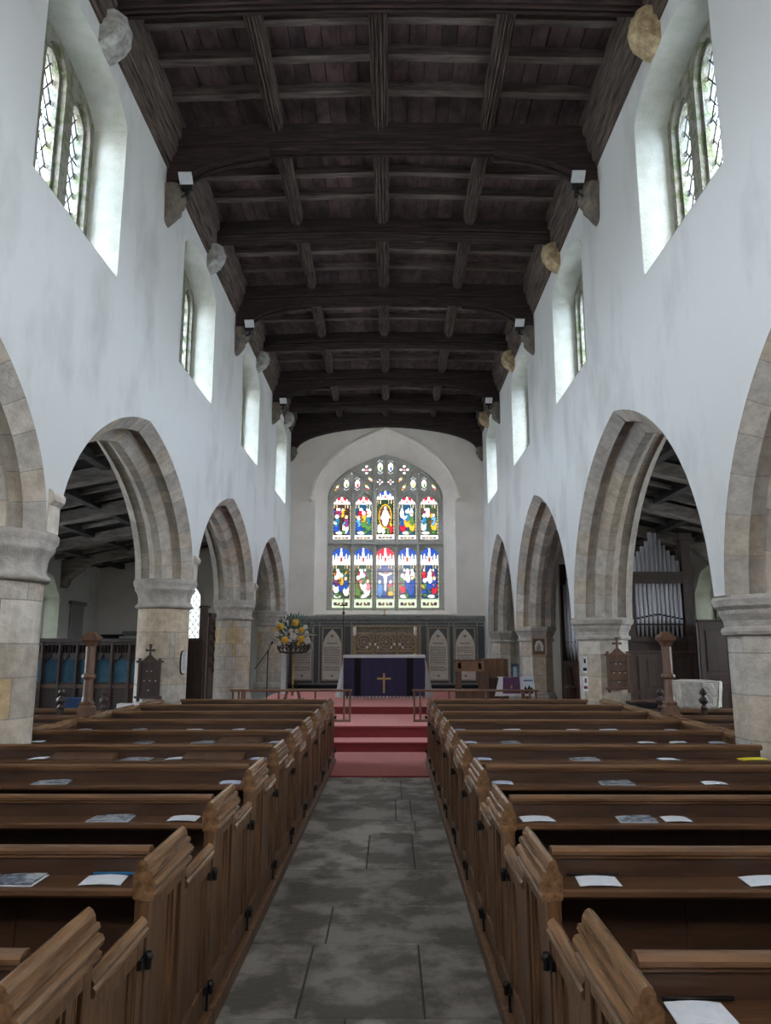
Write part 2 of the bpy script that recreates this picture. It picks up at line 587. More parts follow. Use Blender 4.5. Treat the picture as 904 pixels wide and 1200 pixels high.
# west wall behind the viewer, its tall window opening added and sized for daylight
struct('wall_west', MB().plate([(ALX - .6, 0), (ARX + .6, 0), (ARX + .6, 9.2), (ALX - .6, 9.2)],
       [[(XC - .7, 4.9), (XC + .7, 4.9), (XC + .7, 6.2), (XC, 6.8), (XC - .7, 6.2)]], 'y', Y0 - .5, Y0), 'plaster')

# aisle outer walls
AWY = [2.6, 9.4, 16.2]


def aisle_hole(c, sill, spr, apx, hw=.78):
    return [(c - hw, sill), (c + hw, sill), (c + hw, spr), (c + hw * .55, apx - .12), (c, apx), (c - hw * .55, apx - .12), (c - hw, spr)]


LWH = [2.6, 6.0, 9.4, 12.8, 16.6]  # both aisle rows hold extra unseen windows, added for more light
RWH = [2.6, 5.8, 9.2, 12.4, 16.0]
struct('wall_aisle_left', MB().plate([(Y0, 0), (YE, 0), (YE, 3.75), (Y0, 3.75)], [aisle_hole(c, 1.45, 2.75, 3.32, .95) for c in LWH], 'x', ALX - .7, ALX), 'plaster_aisle')
struct('wall_aisle_right', MB().plate([(Y0, 0), (YE, 0), (YE, 3.75), (Y0, 3.75)], [aisle_hole(c, 1.55, 2.80, 3.35, .85) for c in RWH], 'x', ARX, ARX + .7), 'plaster_aisle')

# floors
fb = MB().box(ALX - .7, ARX + .7, Y0 - .5, YE + .5, -.3, -.012)
floor = struct('floor', fb, 'mortar')
pv = MB()
# flagged central aisle: rows of slabs, joints as seen
rows = [-3.0, -1.9, -.9, .1, 1.0, 1.75, 2.75, 3.55, 4.37, 4.96, 5.74, 6.74, 7.23, 8.20, 9.31, 9.56]
cuts = {6: [-.2], 7: [-.42, .15], 8: [-.36], 9: [], 10: [-.18, .18], 11: [.22], 12: [.05, .2], 13: [.12], 14: [-.1]}
x0a, x1a = -.80, .52
for i in range(len(rows) - 1):
    xs = [x0a] + cuts.get(i, [random.uniform(-.4, .2)]) + [x1a]
    for j in range(len(xs) - 1):
        t = random.uniform(.75, 1.2)
        pv.box(xs[j] + .005, xs[j + 1] - .005, rows[i] + .006, rows[i + 1] - .006, -.05, random.uniform(-.002, .002),
               col=(.36 * t, .335 * t, .30 * t), bev=.006)
# side aisles and the pew platforms
for (xa, xb, ya, yb, n, m_) in ((ALX, XL - .9, Y0, YE, 5, 18), (XR + .9, ARX, Y0, YE, 4, 18)):
    for i in range(n):
        for j in range(m_):
            t = random.uniform(.75, 1.25)
            dx = (xb - xa) / n
            dy = (yb - ya) / m_
            pv.box(xa + i * dx + .006, xa + (i + 1) * dx - .006, ya + j * dy + .006, ya + (j + 1) * dy - .006, -.05, 0, col=(.17 * t, .16 * t, .145 * t), bev=.006)
pv.build('paving', 'flagstone', floor)
MB().box(XL - .88, -.805, Y0, 11.6, -.05, 0.0).box(.525, XR + .88, Y0, 11.6, -.05, 0.0).build('pew_boarding', 'dark_oak', floor)

# chancel steps under the red carpet
ST = [(11.62, .16), (12.19, .34), (14.23, .48)]
sb = MB()
prof = [(11.62, -.02)]
for k, (y, z) in enumerate(ST):
    prof += [(y, z - .05), (y - .022, z - .045), (y - .028, z - .022), (y - .022, z - .004), (y, z)]
    if k < 2:
        prof.append((ST[k + 1][0], z))
prof += [(YE, .48), (YE, -.02)]
sb.prism(prof, 'x', XL + .0, XR - .0)
steps = struct('trim_1', sb, 'carpet')
fr = MB()
fr.box(-.76, .475, 9.52, 10.64, -.01, .018, bev=.006).box(-2.6, 2.4, 10.64, 11.60, -.01, .018)
tag(fr.build('red_carpet', 'carpet'), 'flat red carpet strip in the aisle before the chancel steps', 'carpet')

# ------------------------------------------------------------------ PIERS AND ARCHES
BUFF = (0.64, 0.52, 0.385)
GREY = (0.47, 0.43, 0.385)
PALE = (0.70, 0.635, 0.545)
OCHRE = (0.62, 0.43, 0.22)
MORT = (0.34, 0.31, 0.27)


def jit(c, a=.12):
    t = random.uniform(1 - a, 1 + a)
    return tuple(min(1, v * t) for v in c)


def blend(a, b, t):
    return tuple(x * (1 - t) + y * t for x, y in zip(a, b))


def block_shaft(mb, cx, cy, r, z0, z1, n, octo, course=.30, ochre=0.15, warm=.5):
    """a shaft laid in courses of coloured blocks with thin mortar joints"""
    z = z0
    rot = PI / 8 if octo else 0
    seg = 8 if octo else 32
    while z < z1 - .02:
        hgt = min(random.uniform(course * .75, course * 1.25), z1 - z)
        if z1 - z - hgt < .08: hgt = z1 - z
        cuts_ = sorted(random.sample(range(seg), 3 if octo else 4))
        cols = []
        for _ in range(len(cuts_)):
            c = blend(GREY, BUFF, random.uniform(.3, 1)) if random.random() < warm else blend(GREY, PALE, random.random())
            if random.random() < ochre: c = blend(OCHRE, BUFF, random.random() * .5)
            cols.append(jit(c, .1))
        for k in range(seg):
            q = 0
            for j, cc in enumerate(cuts_):
                if k >= cc: q = j
            if k < cuts_[0]: q = len(cuts_) - 1
            a0 = rot + 2 * PI * k / seg
            a1 = rot + 2 * PI * (k + 1) / seg
            P = lambda a, zz, rr=r: (cx + rr * math.cos(a), cy + rr * math.sin(a), zz)
            mb.quad(P(a0, z + .005), P(a1, z + .005), P(a1, z + hgt - .005), P(a0, z + hgt - .005), cols[q], not octo)
            if k in cuts_:
                am = a0 + .006
                mb.quad(P(a0 - .012, z, r + .0012), P(a0 + .012, z, r + .0012), P(a0 + .012, z + hgt, r + .0012), P(a0 - .012, z + hgt, r + .0012), MORT)
        rr = r - .003
        ring0 = [(cx + rr * math.cos(rot + 2 * PI * k / seg), cy + rr * math.sin(rot + 2 * PI * k / seg), z + hgt - .006) for k in range(seg)]
        ring1 = [(x, y, zz + .012) for x, y, zz in ring0]
        mb.loft([ring0, ring1], caps=False, col=MORT)
        z += hgt


def pier(cx, cy, side, label, z0=0.0):
    t = thing('stone_pier', (cx, cy, z0), label, 'pier', 'arcade piers')
    if side == 'L':
        r, spr, octo = .345, 2.50, False
        prof = [(r, spr - .40), (r + .03, spr - .395), (r + .045, spr - .375), (r + .045, spr - .355), (r + .02, spr - .335), (r + .01, spr - .31), (r + .012, spr - .24),
                (r + .03, spr - .18), (r + .06, spr - .15), (r + .065, spr - .12), (r + .055, spr - .115), (r + .085, spr - .07), (r + .088, spr - .02), (r + .07, spr)]
    else:
        r, spr, octo = .335, 1.98, True
        prof = [(r, spr - .30), (r + .035, spr - .295), (r + .045, spr - .27), (r + .035, spr - .245), (r + .015, spr - .235), (r + .02, spr - .19),
                (r + .05, spr - .14), (r + .055, spr - .11), (r + .085, spr - .08), (r + .095, spr - .03), (r + .08, spr)]
    sh = MB()
    block_shaft(sh, cx, cy, r, z0, prof[0][1], 8, octo, .29, .09 if side == 'L' else .02, .75)
    sh.lathe(cx, cy, [(r - .004, z0), (r - .004, prof[0][1])], 8 if octo else 32, MORT, False, PI / 8 if octo else 0)
    sh.build('shaft', 'stone', t)
    cp = MB().lathe(cx, cy, prof, 8 if octo else 40, jit(GREY, .05), not octo, PI / 8 if octo else 0)
    cp.build('capital', 'stone', t)
    bs = MB().lathe(cx, cy, [(r + .06, z0), (r + .06, z0 + .12), (r + .03, z0 + .16), (r + .03, z0 + .2), (r, z0 + .22)], 8 if octo else 32, jit(GREY, .05), not octo, PI / 8 if octo else 0)
    bs.build('base', 'stone', t)
    return t


wherL = ['', 'nearest of the left arcade, cut by the left edge', 'second of the left arcade, with a dark wooden hymn board', 'third of the left arcade, with an orange block half way up',
         'end respond of the left arcade behind the flower stand']
wherR = ['', 'nearest of the right arcade, cut by the right edge', 'second of the right arcade, with a wooden hymn board', 'third of the right arcade, with a small framed picture',
         'end respond of the right arcade beside the east wall']
for i in range(1, 5):
    pier(XL - TH / 2, PL[i], 'L', 'round stone pier, ' + wherL[i], 0.0 if i < 3 else .48)
for i in range(1, 5):
    pier(XR + TH / 2, PR[i], 'R', 'octagonal stone pier, ' + wherR[i], 0.0 if i < 3 else .48)


def arch_order(mb, curve, prof, xface, sgn, tint, nblk):
    """sweep the stepped profile (d inward, w into the wall) along the arch in separate voussoirs"""
    # resample
    pts = [Vector((p[0], p[1])) for p in curve]
    L = [0]
    for a, b in zip(pts, pts[1:]): L.append(L[-1] + (b - a).length)
    cen = Vector((sum(p.x for p in pts) / len(pts), pts[0].y))

    def at(s):
        s = max(0, min(L[-1], s))
        for k in range(len(L) - 1):
            if L[k + 1] >= s:
                f = (s - L[k]) / max(1e-6, L[k + 1] - L[k])
                p = pts[k].lerp(pts[k + 1], f)
                t = (pts[min(k + 1, len(pts) - 1)] - pts[k])
                # smooth tangent except at the apex
                return p, t.normalized(), k
    half = L[-1] / 2
    mid = len(pts) // 2

    def inward(s):
        """inner normal, smoothed within each half"""
        e = .04
        if s < half:
            a, b = at(max(0, s - e))[0], at(min(half, s + e))[0]
        else:
            a, b = at(max(half, s - e))[0], at(min(L[-1], s + e))[0]
        t = (b - a).normalized()
        n = Vector((t.y, -t.x))
        if n.dot(cen + Vector((0, .3)) - at(s)[0]) < 0: n = -n
        return n

    def ring(s, half_id):
        p = at(s)[0]
        n = inward(s if half_id == 0 or s > half else half + 1e-4)
        if abs(s - half) < .30:   # mitre at the apex: only move downwards near the centre line
            pass
        r = []
        for d, w_ in prof:
            q = p + n * d
            if half_id == 0: q.x = min(q.x, cen.x)
            else: q.x = max(q.x, cen.x)
            r.append((xface - sgn * w_, q.x, q.y))
        return r
    blk = L[-1] / nblk
    edges = [0]
    while edges[-1] < L[-1] - .01:
        edges.append(min(L[-1], edges[-1] + blk * random.uniform(.75, 1.25)))
    if L[-1] - edges[-2] < blk * .4: edges.pop(-2)
    segs = []
    for a, b in zip(edges, edges[1:]):
        col = jit(blend(tint, random.choice([GREY, BUFF, PALE]), random.uniform(.1, .7)), .12)
        if a < half < b:
            segs += [(a, half, col, 0), (half, b, col, 1)]
        else:
            segs.append((a, b, col, 0 if b <= half + 1e-6 else 1))
    for a, b, col, hid in segs:
        n = max(2, int((b - a) / .12) + 1)
        rings = [ring(a + (b - a) * k / n, hid) for k in range(n + 1)]
        mb.loft(rings, closed=False, caps=False, col=col)
    # mortar joints, slightly proud thin lines
    for e in edges[1:-1]:
        hid = 0 if e < half else 1
        r0, r1 = ring(e - .004, hid), ring(e + .004, hid)
        lift = .0015
        n = inward(e) * lift
        r0 = [(x + sgn * lift, y + n.x, z + n.y) for x, y, z in r0]
        r1 = [(x + sgn * lift, y + n.x, z + n.y) for x, y, z in r1]
        mb.loft([r0, r1], closed=False, caps=False, col=MORT)


OUT1 = [(0, -.003), (.002, .0), (.125, .125), (.098, .145), (.092, .20), (.10, .25)]
INN = [(.10, .245), (.145, .245), (.25, .350), (.25, .450), (.145, .555), (.10, .555)]
OUT2 = [(.10, .55), (.10, .675), (.125, .675), (.002, .80), (0, .803)]


def arcade_arch(side, i, label):
    P = PL if side == 'L' else PR
    c, h = arches(P)[i]
    xf, sg = (XL, 1) if side == 'L' else (XR, -1)
    cur = arch_curve(side, c, h, 20)
    t = thing('arcade_arch', (xf - sg * .4, c, cur[0][1]), label, 'arch', 'arcade arches')
    tint = blend(GREY, PALE, .35) if side == 'L' else GREY
    mb = MB()
    arch_order(mb, cur, OUT1, xf, sg, tint, 22)
    mb.build('outer_order', 'stone', t)
    mb = MB()
    arch_order(mb, cur, INN, xf, sg, tint, 20)
    mb.build('inner_order', 'stone', t)
    mb = MB()
    arch_order(mb, cur, OUT2, xf, sg, tint, 22)
    mb.build('outer_order', 'stone', t)
    return t


for i in range(4):
    arcade_arch('L', i, 'pointed stone arch of the left arcade, %s' % ORD[i])
    arcade_arch('R', i, 'pointed stone arch of the right arcade, %s' % ORD[i])
# small moulded impost blocks above the left capitals
for i in (1, 2, 3):
    y = PL[i]
    im = MB()
    im.prism([(XL - .02, 2.50), (XL + .012, 2.50), (XL + .012, 2.72), (XL + .05, 2.76), (XL + .055, 2.80), (XL + .03, 2.84), (XL - .02, 2.86)], 'y', y - .10, y + .10, jit(PALE, .05))
    tag(im.build('impost_block', 'stone'), 'small stone block with moulded top above the capital of the %s left pier' % ['nearest', 'second', 'third'][i - 1], 'stone block', 'impost blocks on the left arcade')


# ------------------------------------------------------------------ WINDOWS
def light_shape(c, hw, z0, zs, za, n=5):
    """one window light with a pointed, gently cusped head"""
    e = bez((hw, zs), (hw, zs + (za - zs) * .55), (hw * .55, za - (za - zs) * .12), (0, za), n)
    return [(c - hw, z0), (c + hw, z0)] + [(c + x, z) for x, z in e] + [(c - x, z) for x, z in e[::-1][1:]]


def inset(poly, d):
    c = Vector((sum(p[0] for p in poly) / len(poly), sum(p[1] for p in poly) / len(poly)))
    return [(p[0] + (1 if c.x > p[0] else -1) * min(d, abs(c.x - p[0])), p[1] + (1 if c.y > p[1] else -1) * d) for p in poly]


def lattice(mb, axis, pos, a0, a1, z0, z1, px, pz, r=.004):
    """diamond leading between a0..a1 and z0..z1"""
    W_ = a1 - a0
    H_ = z1 - z0
    k = pz / px
    for s in (1, -1):
        off = -H_ / k
        while off < W_ + H_ / k:
            # line a = a0+off+s'*t, z = z0+k*t
            pts = []
            for t in [q * .01 for q in range(int((H_ / k) / .01) + 2)]:
                a = (a0 + off + t) if s == 1 else (a1 - off - t)
                z = z0 + k * t
                if a0 <= a <= a1 and z <= z1: pts.append((a, z))
            if len(pts) > 2:
                p, q = pts[0], pts[-1]
                P = [(pos, p[0], p[1]), (pos, q[0], q[1])] if axis == 'x' else [(p[0], pos, p[1]), (q[0], pos, q[1])]
                mb.tube(P, r, 4)
            off += px
    return mb


def side_window(n, side, c, hw, sill, spr, apx, xface, depth, sgn, lights=2, thick=.17):
    """two-light stone window set deep in a plastered reveal; sgn = +1 when the wall lies towards -x"""
    xi = xface - sgn * depth
    xo = xi - sgn * thick
    root = thing('window_%d' % n, (xi, c, sill), None, None)
    root['kind'] = 'structure'
    # stone frame with the two lights cut through, rebated in two steps
    outer = win_hole(c, hw + .01, sill - .01, spr, apx + .01) if apx > 5 else aisle_hole(c, sill - .01, spr, apx + .01, hw + .01)
    nl = (-1, 0, 1) if lights == 3 else (-.5, .5)
    pitch = hw * (.66 if lights == 3 else .93)
    lw = hw * (.195 if lights == 3 else .385)
    rise = lambda s: (.10 if s == 0 else -.04) if lights == 3 else 0
    inner = [light_shape(c + s * pitch, lw, sill + .10, spr - .15 + rise(s), spr + .06 + rise(s)) for s in nl]
    wide = [light_shape(c + s * pitch, lw + .035, sill + .06, spr - .15 + rise(s), spr + .11 + rise(s)) for s in nl]
    a, b = sorted((xi, xi - sgn * .06))
    f = MB().plate(outer, wide, 'x', a, b)
    a, b = sorted((xi - sgn * .06, xo))
    f.plate(outer, inner, 'x', a, b)
    f.build('stone_frame', 'window_stone', root)
    # pale plaster lining of the reveal
    lin = [(p[0], p[1]) for p in outer]
    lm = MB()
    lm.loft([[(xface + sgn * .002, y, z) for y, z in inset(lin, .012)], [(xi, y, z) for y, z in inset(lin, .022)]], caps=False)
    lm.build('reveal_plaster', 'reveal', root)
    xg = xi - sgn * (.06 + (thick - .06) * .6)
    for s in nl:
        cc = c + s * pitch
        g = MB().box(xg - .003, xg + .003, cc - lw - .01, cc + lw + .01, sill + .09, spr + .08 + rise(s))
        gl = g.build('glass_light', 'clear_glass' if lights == 3 or c < 14 else 'dim_glass', root)
        ld = lattice(MB(), 'x', xg + sgn * .008, cc - lw, cc + lw, sill + .1, spr + .04 + rise(s), .15, .22, .0085)
        for zz in (sill + (spr - sill) * .35, sill + (spr - sill) * .7):
            ld.tube([(xg + sgn * .02, cc - lw, zz), (xg + sgn * .02, cc + lw, zz)], .007, 5)
        ld.build('leading', 'lead', gl)
    return root


k = 1
for c in WINY:
    side_window(k, 'L', c, WHW, SILL, SPR, APX, XL, DEPTH, 1, 3)
    k += 1
for c in WINY:
    side_window(k, 'R', c, WHW, SILL, SPR, APX, XR, DEPTH, -1, 3)
    k += 1
for c in LWH:
    side_window(k, 'L', c, .95, 1.45, 2.75, 3.32, ALX, .42, 1)
    k += 1
for c in RWH:
    side_window(k, 'R', c, .85, 1.55, 2.80, 3.35, ARX, .42, -1)
    k += 1
EAST_N = k
for n_, c in enumerate(WINB):
    side_window(k + 2 + 2 * n_, 'L', c, WHW, SILL, SPR, APX, XL, DEPTH, 1, 3)
    side_window(k + 3 + 2 * n_, 'R', c, WHW, SILL, SPR, APX, XR, DEPTH, -1, 3)
# window in the east wall of the left aisle, seen past the second pier
root = thing('window_%d' % (EAST_N + 1), (-5.2, YE, 1.8), None, None)
root['kind'] = 'structure'
fo = [(x, z) for x, z in light_shape(-5.55, .42, 1.60, 2.85, 3.30)]
MB().plate([(x, z) for x, z in light_shape(-5.55, .50, 1.52, 2.87, 3.40)], [fo], 'y', YE - .05, YE - .003).build('stone_frame', 'paint_white', root)
gl = MB().box(-6.0, -5.1, YE + .10, YE + .106, 1.57, 3.34).build('glass_light', 'dim_glass', root)
ld = lattice(MB(), 'y', YE + .09, -5.99, -5.11, 1.58, 3.3, .14, .21, .010)
ld.build('leading', 'lead', gl)
MB().loft([[(x, YE, z) for x, z in AE_HOLE], [(x, YE + .95, z) for x, z in AE_HOLE]], caps=False).build('reveal_plaster', 'reveal', root)


# the great east window: tracery plate, mullions, transom, coloured glass
GW = .62
GC = [EWC + (i - 2) * GW for i in range(5)]
YG = YE + .60
TRZ = 4.44                                     # transom
eroot = thing('window_%d' % EAST_N, (EWC, YG, EZ0 + .12), None, None)
eroot['kind'] = 'structure'
holes = []
lights = []      # (centre, halfwidth, z0, z1, kind, index)
for i, c in enumerate(GC):
    holes.append(light_shape(c, .252, 2.64, 4.10, 4.33))
    lights.append((c, .27, 2.62, 4.36, 'low', i))
    za = 5.98 if i == 2 else 5.80
    holes.append(light_shape(c, .252, 4.56, za - .30, za))
    lights.append((c, .27, 4.54, za + .02, 'up', i))


def quatre(cx, cz, r):
    p = []
    for k in range(32):
        a = 2 * PI * k / 32
        p.append((cx + r * (.62 + .38 * abs(math.cos(2 * a))) * math.cos(a), cz + r * (.62 + .38 * abs(math.cos(2 * a))) * math.sin(a)))
    return p


def lozenge(cx, cz, w_, h_, lean=0.0):
    e = []
    for k in range(16):
        a = 2 * PI * k / 16
        x = w_ * math.cos(a) * (1 - .25 * abs(math.sin(a)) ** 3)
        z = h_ * math.sin(a)
        e.append((cx + x + lean * z, cz + z))
    return e


smalls = []


def px(u, v):      # photo-zoom tracery coordinates to metres on the window plane
    return (EWC + (u - 449) * .003795, 7.03 - (v - 68) * .003795)


for (u, v, w_, h_, ln, kind) in (
        (410, 165, .10, .23, 0, 'g'), (489, 165, .10, .23, 0, 'g'),
        (155, 295, .095, .21, 0, 'g'), (238, 295, .095, .21, 0, 'g'), (659, 295, .095, .21, 0, 'g'), (741, 295, .095, .21, 0, 'g'),
        (85, 322, .045, .11, .5, 's'), (312, 322, .045, .11, -.5, 's'), (588, 322, .045, .11, .5, 's'), (815, 322, .045, .11, -.5, 's'),
        (336, 262, .05, .09, -.4, 's'), (562, 262, .05, .09, .4, 's')):
    cx, cz = px(u, v)
    if kind == 'g':
        holes.append(lozenge(cx, cz, w_ * .80, h_ * .60, ln))
        for du, dv in ((0, .86), (-.052, .72), (.052, .72), (0, -.86), (-.052, -.72), (.052, -.72)):
            holes.append([(cx + du + .020 * math.cos(q), cz + dv * h_ + .020 * math.sin(q)) for q in [k_ * PI / 4 for k_ in range(8)]])
    else:
        holes.append(lozenge(cx, cz, w_, h_, ln))
    smalls.append((cx, cz, w_ + .05, h_ + .01, kind))
for (u, v, r) in ((307, 186, .155), (592, 186, .155), (407, 281, .10), (489, 281, .10), (196, 217, .03), (698, 217, .03), (386, 338, .035), (512, 338, .035)):
    cx, cz = px(u, v)
    if r > .08:
        for du, dv in ((0, 0), (.62, 0), (-.62, 0), (0, .62), (0, -.62)):
            rr_ = r * .27
            holes.append([(cx + du * r + rr_ * math.cos(q), cz + dv * r + rr_ * math.sin(q)) for q in [k_ * PI / 5 for k_ in range(10)]])
    else:
        holes.append(quatre(cx, cz, r))
    smalls.append((cx, cz, r, r, 'q'))
tp = MB().plate(back_open, holes, 'y', YG, YG + .09)
tr = tp.build('tracery', 'tracery_stone', eroot)
# mullions, transom and the moulded ribs of the tracery standing forward
for i in range(4):
    x = EWC + (i - 1.5) * GW
    top = 6.66 if i in (1, 2) else 5.86
    MB().prism([(x - .045, YG), (x - .018, YG - .08), (x + .018, YG - .08), (x + .045, YG)], 'z', 2.56, top).build('mullion', 'tracery_stone', eroot)
MB().prism([(YG, TRZ - .05), (YG - .09, TRZ - .03), (YG - .09, TRZ + .02), (YG, TRZ + .06)], 'x', EWC - 1.63, EWC + 1.63).build('transom', 'tracery_stone', eroot)
rib = MB()


def ribline(pts, r=.026):
    rib.tube([(x, YG - .01, z) for x, z in pts], r, 6)


for s in (-1, 1):
    # sub-arch over two lights
    ribline([(EWC + s * (1.60 - a), b) for a, b in bez((0, 5.70), (.02, 6.10), (.35, 6.40), (.62, 6.55), 8)])
    ribline([(EWC + s * (.33 + a), b) for a, b in bez((.0, 5.80), (.04, 6.15), (.30, 6.42), (.65, 6.55), 8)])
    ribline([(EWC + s * .33, 6.6), (EWC + s * .33, 6.98)])
    ribline([(EWC + s * a, b) for a, b in bez((.31, 5.85), (.28, 6.0), (.12, 6.05), (0, 6.14), 6)])
    ribline([(EWC + s * a, b) for a, b in bez((.64 + .31, 6.5), (.80, 6.3), (.95, 6.1), (.94, 5.85), 6)], .018)
    for cc in (.62, 1.24):
        ribline([(EWC + s * cc + t * a, b) for t in (1,) for a, b in bez((.30, 5.62), (.30, 5.78), (.10, 5.84), (0, 5.92), 6)], .02)
        ribline([(EWC + s * cc - a, b) for a, b in bez((.30, 5.62), (.30, 5.78), (.10, 5.84), (0, 5.92), 6)], .02)
ribline([(EWC, 6.14), (EWC, 6.95)], .018)
ribline([(EWC - .33, 6.30), (EWC + .33, 6.30)], .015)
ribline([(EWC + x, z) for x, z in ew_curve(1.61, 5.80, 7.0)], .03) if False else None
rib.build('tracery_rib', 'tracery_stone', tr)

# --- coloured glass, painted cell by cell (the glass's own colours)
RUBY, BLUE, SKYB, GOLD, GREEN = (.40, .012, .03), (.015, .05, .26), (.10, .26, .45), (.50, .28, .03), (.06, .15, .04)
WHITE, PALEG, BROWN, PURP, DK, ROSE, TEAL = (.80, .80, .76), (.42, .52, .36), (.14, .07, .03), (.15, .03, .12), (.02, .025, .03), (.55, .15, .20), (.02, .13, .22)


def ell(x, z, cx, cz, rx, rz, rot=0):
    dx, dz = x - cx, z - cz
    c, s_ = math.cos(rot), math.sin(rot)
    a, b = dx * c + dz * s_, -dx * s_ + dz * c
    return (a / rx) ** 2 + (b / rz) ** 2 < 1


def figs_for(kind, i):
    rnd = random.Random(100 + i + (50 if kind == 'up' else 0))
    F = []
    if kind == 'low' and i == 2:          # figure on the cross between two mourners
        F += [('e', -.62, .34, .27, .20, .0, TEAL), ('e', -.55, .24, .30, .21, .05, (.03, .13, .35)), ('e', -.58, .50, .14, .055, 0, WHITE),
              ('e', .52, .30, .24, .20, -.1, RUBY), ('e', .62, .22, .26, .15, 0, GREEN), ('e', .55, .50, .14, .05, 0, WHITE),
              ('e', .55, .15, .30, .08, 0, GOLD),
              ('b', -.85, .765, .85, .80, 0, 0, BROWN), ('e', 0, .52, .13, .17, 0, WHITE), ('e', 0, .35, .09, .14, 0, WHITE),
              ('e', 0, .66, .20, .09, 0, WHITE), ('e', -.38, .72, .34, .032, -.10, WHITE), ('e', .38, .72, .34, .032, .10, WHITE), ('e', 0, .75, .11, .045, 0, ROSE)]
        return F, (.01, .025, .12), RUBY
    bgc = rnd.choice([(.012, .035, .12), (.03, .05, .03), (.04, .02, .015), (.012, .05, .10)])
    pal = [RUBY, BLUE, GOLD, GREEN, WHITE, ROSE, TEAL, PURP, BROWN, WHITE, SKYB]
    if kind == 'up' and i == 2:           # white seated figure in a golden oval
        F = [('e', 0, .52, .72, .36, 0, GOLD), ('e', 0, .52, .58, .31, 0, (.10, .04, .03)), ('e', 0, .48, .36, .25, 0, WHITE), ('e', -.30, .52, .22, .06, .3, WHITE),
             ('e', .30, .55, .22, .06, -.3, WHITE), ('e', 0, .76, .16, .055, 0, ROSE), ('e', 0, .77, .26, .08, 0, GOLD) if False else ('e', 0, .76, .13, .05, 0, WHITE),
             ('e', -.62, .16, .25, .13, 0, WHITE), ('e', .55, .16, .32, .13, 0, RUBY), ('e', .30, .10, .16, .10, 0, GREEN), ('e', -.2, .10, .18, .09, 0, WHITE), ('e', .62, .27, .13, .05, 0, GOLD)]
        return F, (.02, .035, .02), BLUE
    n = 3 if kind == 'low' else 2 + (i % 2)
    xs = [-.50, .48, .02][:n]
    for q, x in enumerate(xs):
        c1, c2 = rnd.choice(pal), rnd.choice([RUBY, BLUE, GREEN, WHITE, GOLD])
        base = rnd.uniform(.10, .22) + (.14 if q == 2 else 0)
        ht = rnd.uniform(.42, .55)
        F += [('e', x + rnd.uniform(-.1, .1), base + ht * .28, .33, ht * .40, rnd.uniform(-.2, .2), c2),
              ('e', x, base + ht * .58, .27, ht * .30, rnd.uniform(-.3, .3), c1),
              ('e', x - .22, base + ht * .52, .22, .045, rnd.uniform(-.3, .3), rnd.choice(pal)),
              ('e', x, base + ht * .92, .20, .068, 0, GOLD if q % 2 else WHITE),
              ('e', x, base + ht * .91, .12, .05, 0, WHITE)]
    for _ in range(4):
        qx = rnd.uniform(-.6, .6)
        F.insert(0, ('e', qx, .84, .10, .045, 0, WHITE))
        F.insert(0, ('e', qx, .70, .22, .13, 0, rnd.choice([RUBY, GOLD, PURP, WHITE])))
    for _ in range(9):
        F.insert(0, ('e', rnd.uniform(-.8, .8), rnd.uniform(.05, .85), rnd.uniform(.12, .3), rnd.uniform(.03, .09), rnd.uniform(-.5, .5), rnd.choice([BLUE, GREEN, BROWN, SKYB, TEAL, GOLD])))
    F += [('e', rnd.uniform(-.5, .5), .07, .40, .05, 0, WHITE), ('e', rnd.uniform(-.6, .6), .10, .22, .06, 0, GREEN)]
    return F, bgc, RUBY if kind == 'up' else BLUE


def paint(kind, i, F, bgc, head, u, v):
    """u in -1..1 across the light, v in 0..1 up it"""
    lowtop = .16 if kind == 'low' else .115
    if v < lowtop:                        # inscription band at the foot
        t = v / lowtop
        if .34 < t < .62:
            if abs(u) < .16 + (.62 - t): return (.15, .05, .02) if abs(u) > .10 else PALEG
            if .45 < abs(u) < .72: return (.06, .02, .08)
        return PALEG if kind == 'low' else (.62, .58, .50)
    canopy = .70 if kind == 'low' else .80
    if kind == 'up' and i == 2: canopy = .80
    if v < canopy:
        if abs(u) > .86: return (.55, .50, .34) if int(v * 46) % 3 else (.25, .15, .06)
        if abs(u) > .80: return DK
        y = (v - lowtop) / (canopy - lowtop)
        if y > .88 and abs(u) > .30 + .3 * (1 - y): return (.4, .33, .2) if int((u + 1) * 7) % 2 else bgc
        col = bgc
        for f in F:
            if f[0] == 'e' and ell(u, y, f[1], f[2], f[3], f[4], f[5]): col = f[6]
            if f[0] == 'b' and f[1] < u < f[3] and f[2] < y < f[4]: col = f[7]
        return col
    # white canopy work: three spires on a coloured ground
    y = (v - canopy) / (1 - canopy)
    if y < .14: return WHITE
    for cx, top, wd in ((0, .92, .17), (-.52, .62, .12), (.52, .62, .12), (-.27, .50, .10), (.27, .50, .10), (-.84, .55, .14), (.84, .55, .14)):
        if y < top and abs(u - cx) < wd * (1.45 - y / top * 1.0):
            if cx == 0 and .18 < y < .40 and abs(u) < .09: return RUBY
            return WHITE
    if y < .30 and int((u + 1) * 8) % 2: return WHITE
    return head if y > .25 else (.5, .2, .25)


def glass_panel(c, hw, z0, z1, fn, nx, nz, name='stained_glass_light'):
    mb = MB()
    yy = YG + .045
    for a in range(nx):
        for b in range(nz):
            xa, xb = c - hw + 2 * hw * a / nx, c - hw + 2 * hw * (a + 1) / nx
            za, zb = z0 + (z1 - z0) * b / nz, z0 + (z1 - z0) * (b + 1) / nz
            i0 = len(mb.v)
            mb.v += [(xa, yy, za), (xb, yy, za), (xb, yy, zb), (xa, yy, zb)]
            mb.face((i0, i0 + 1, i0 + 2, i0 + 3), fn((a + .5) / nx * 2 - 1, (b + .5) / nz))
    return mb.build(name, 'stained', eroot)


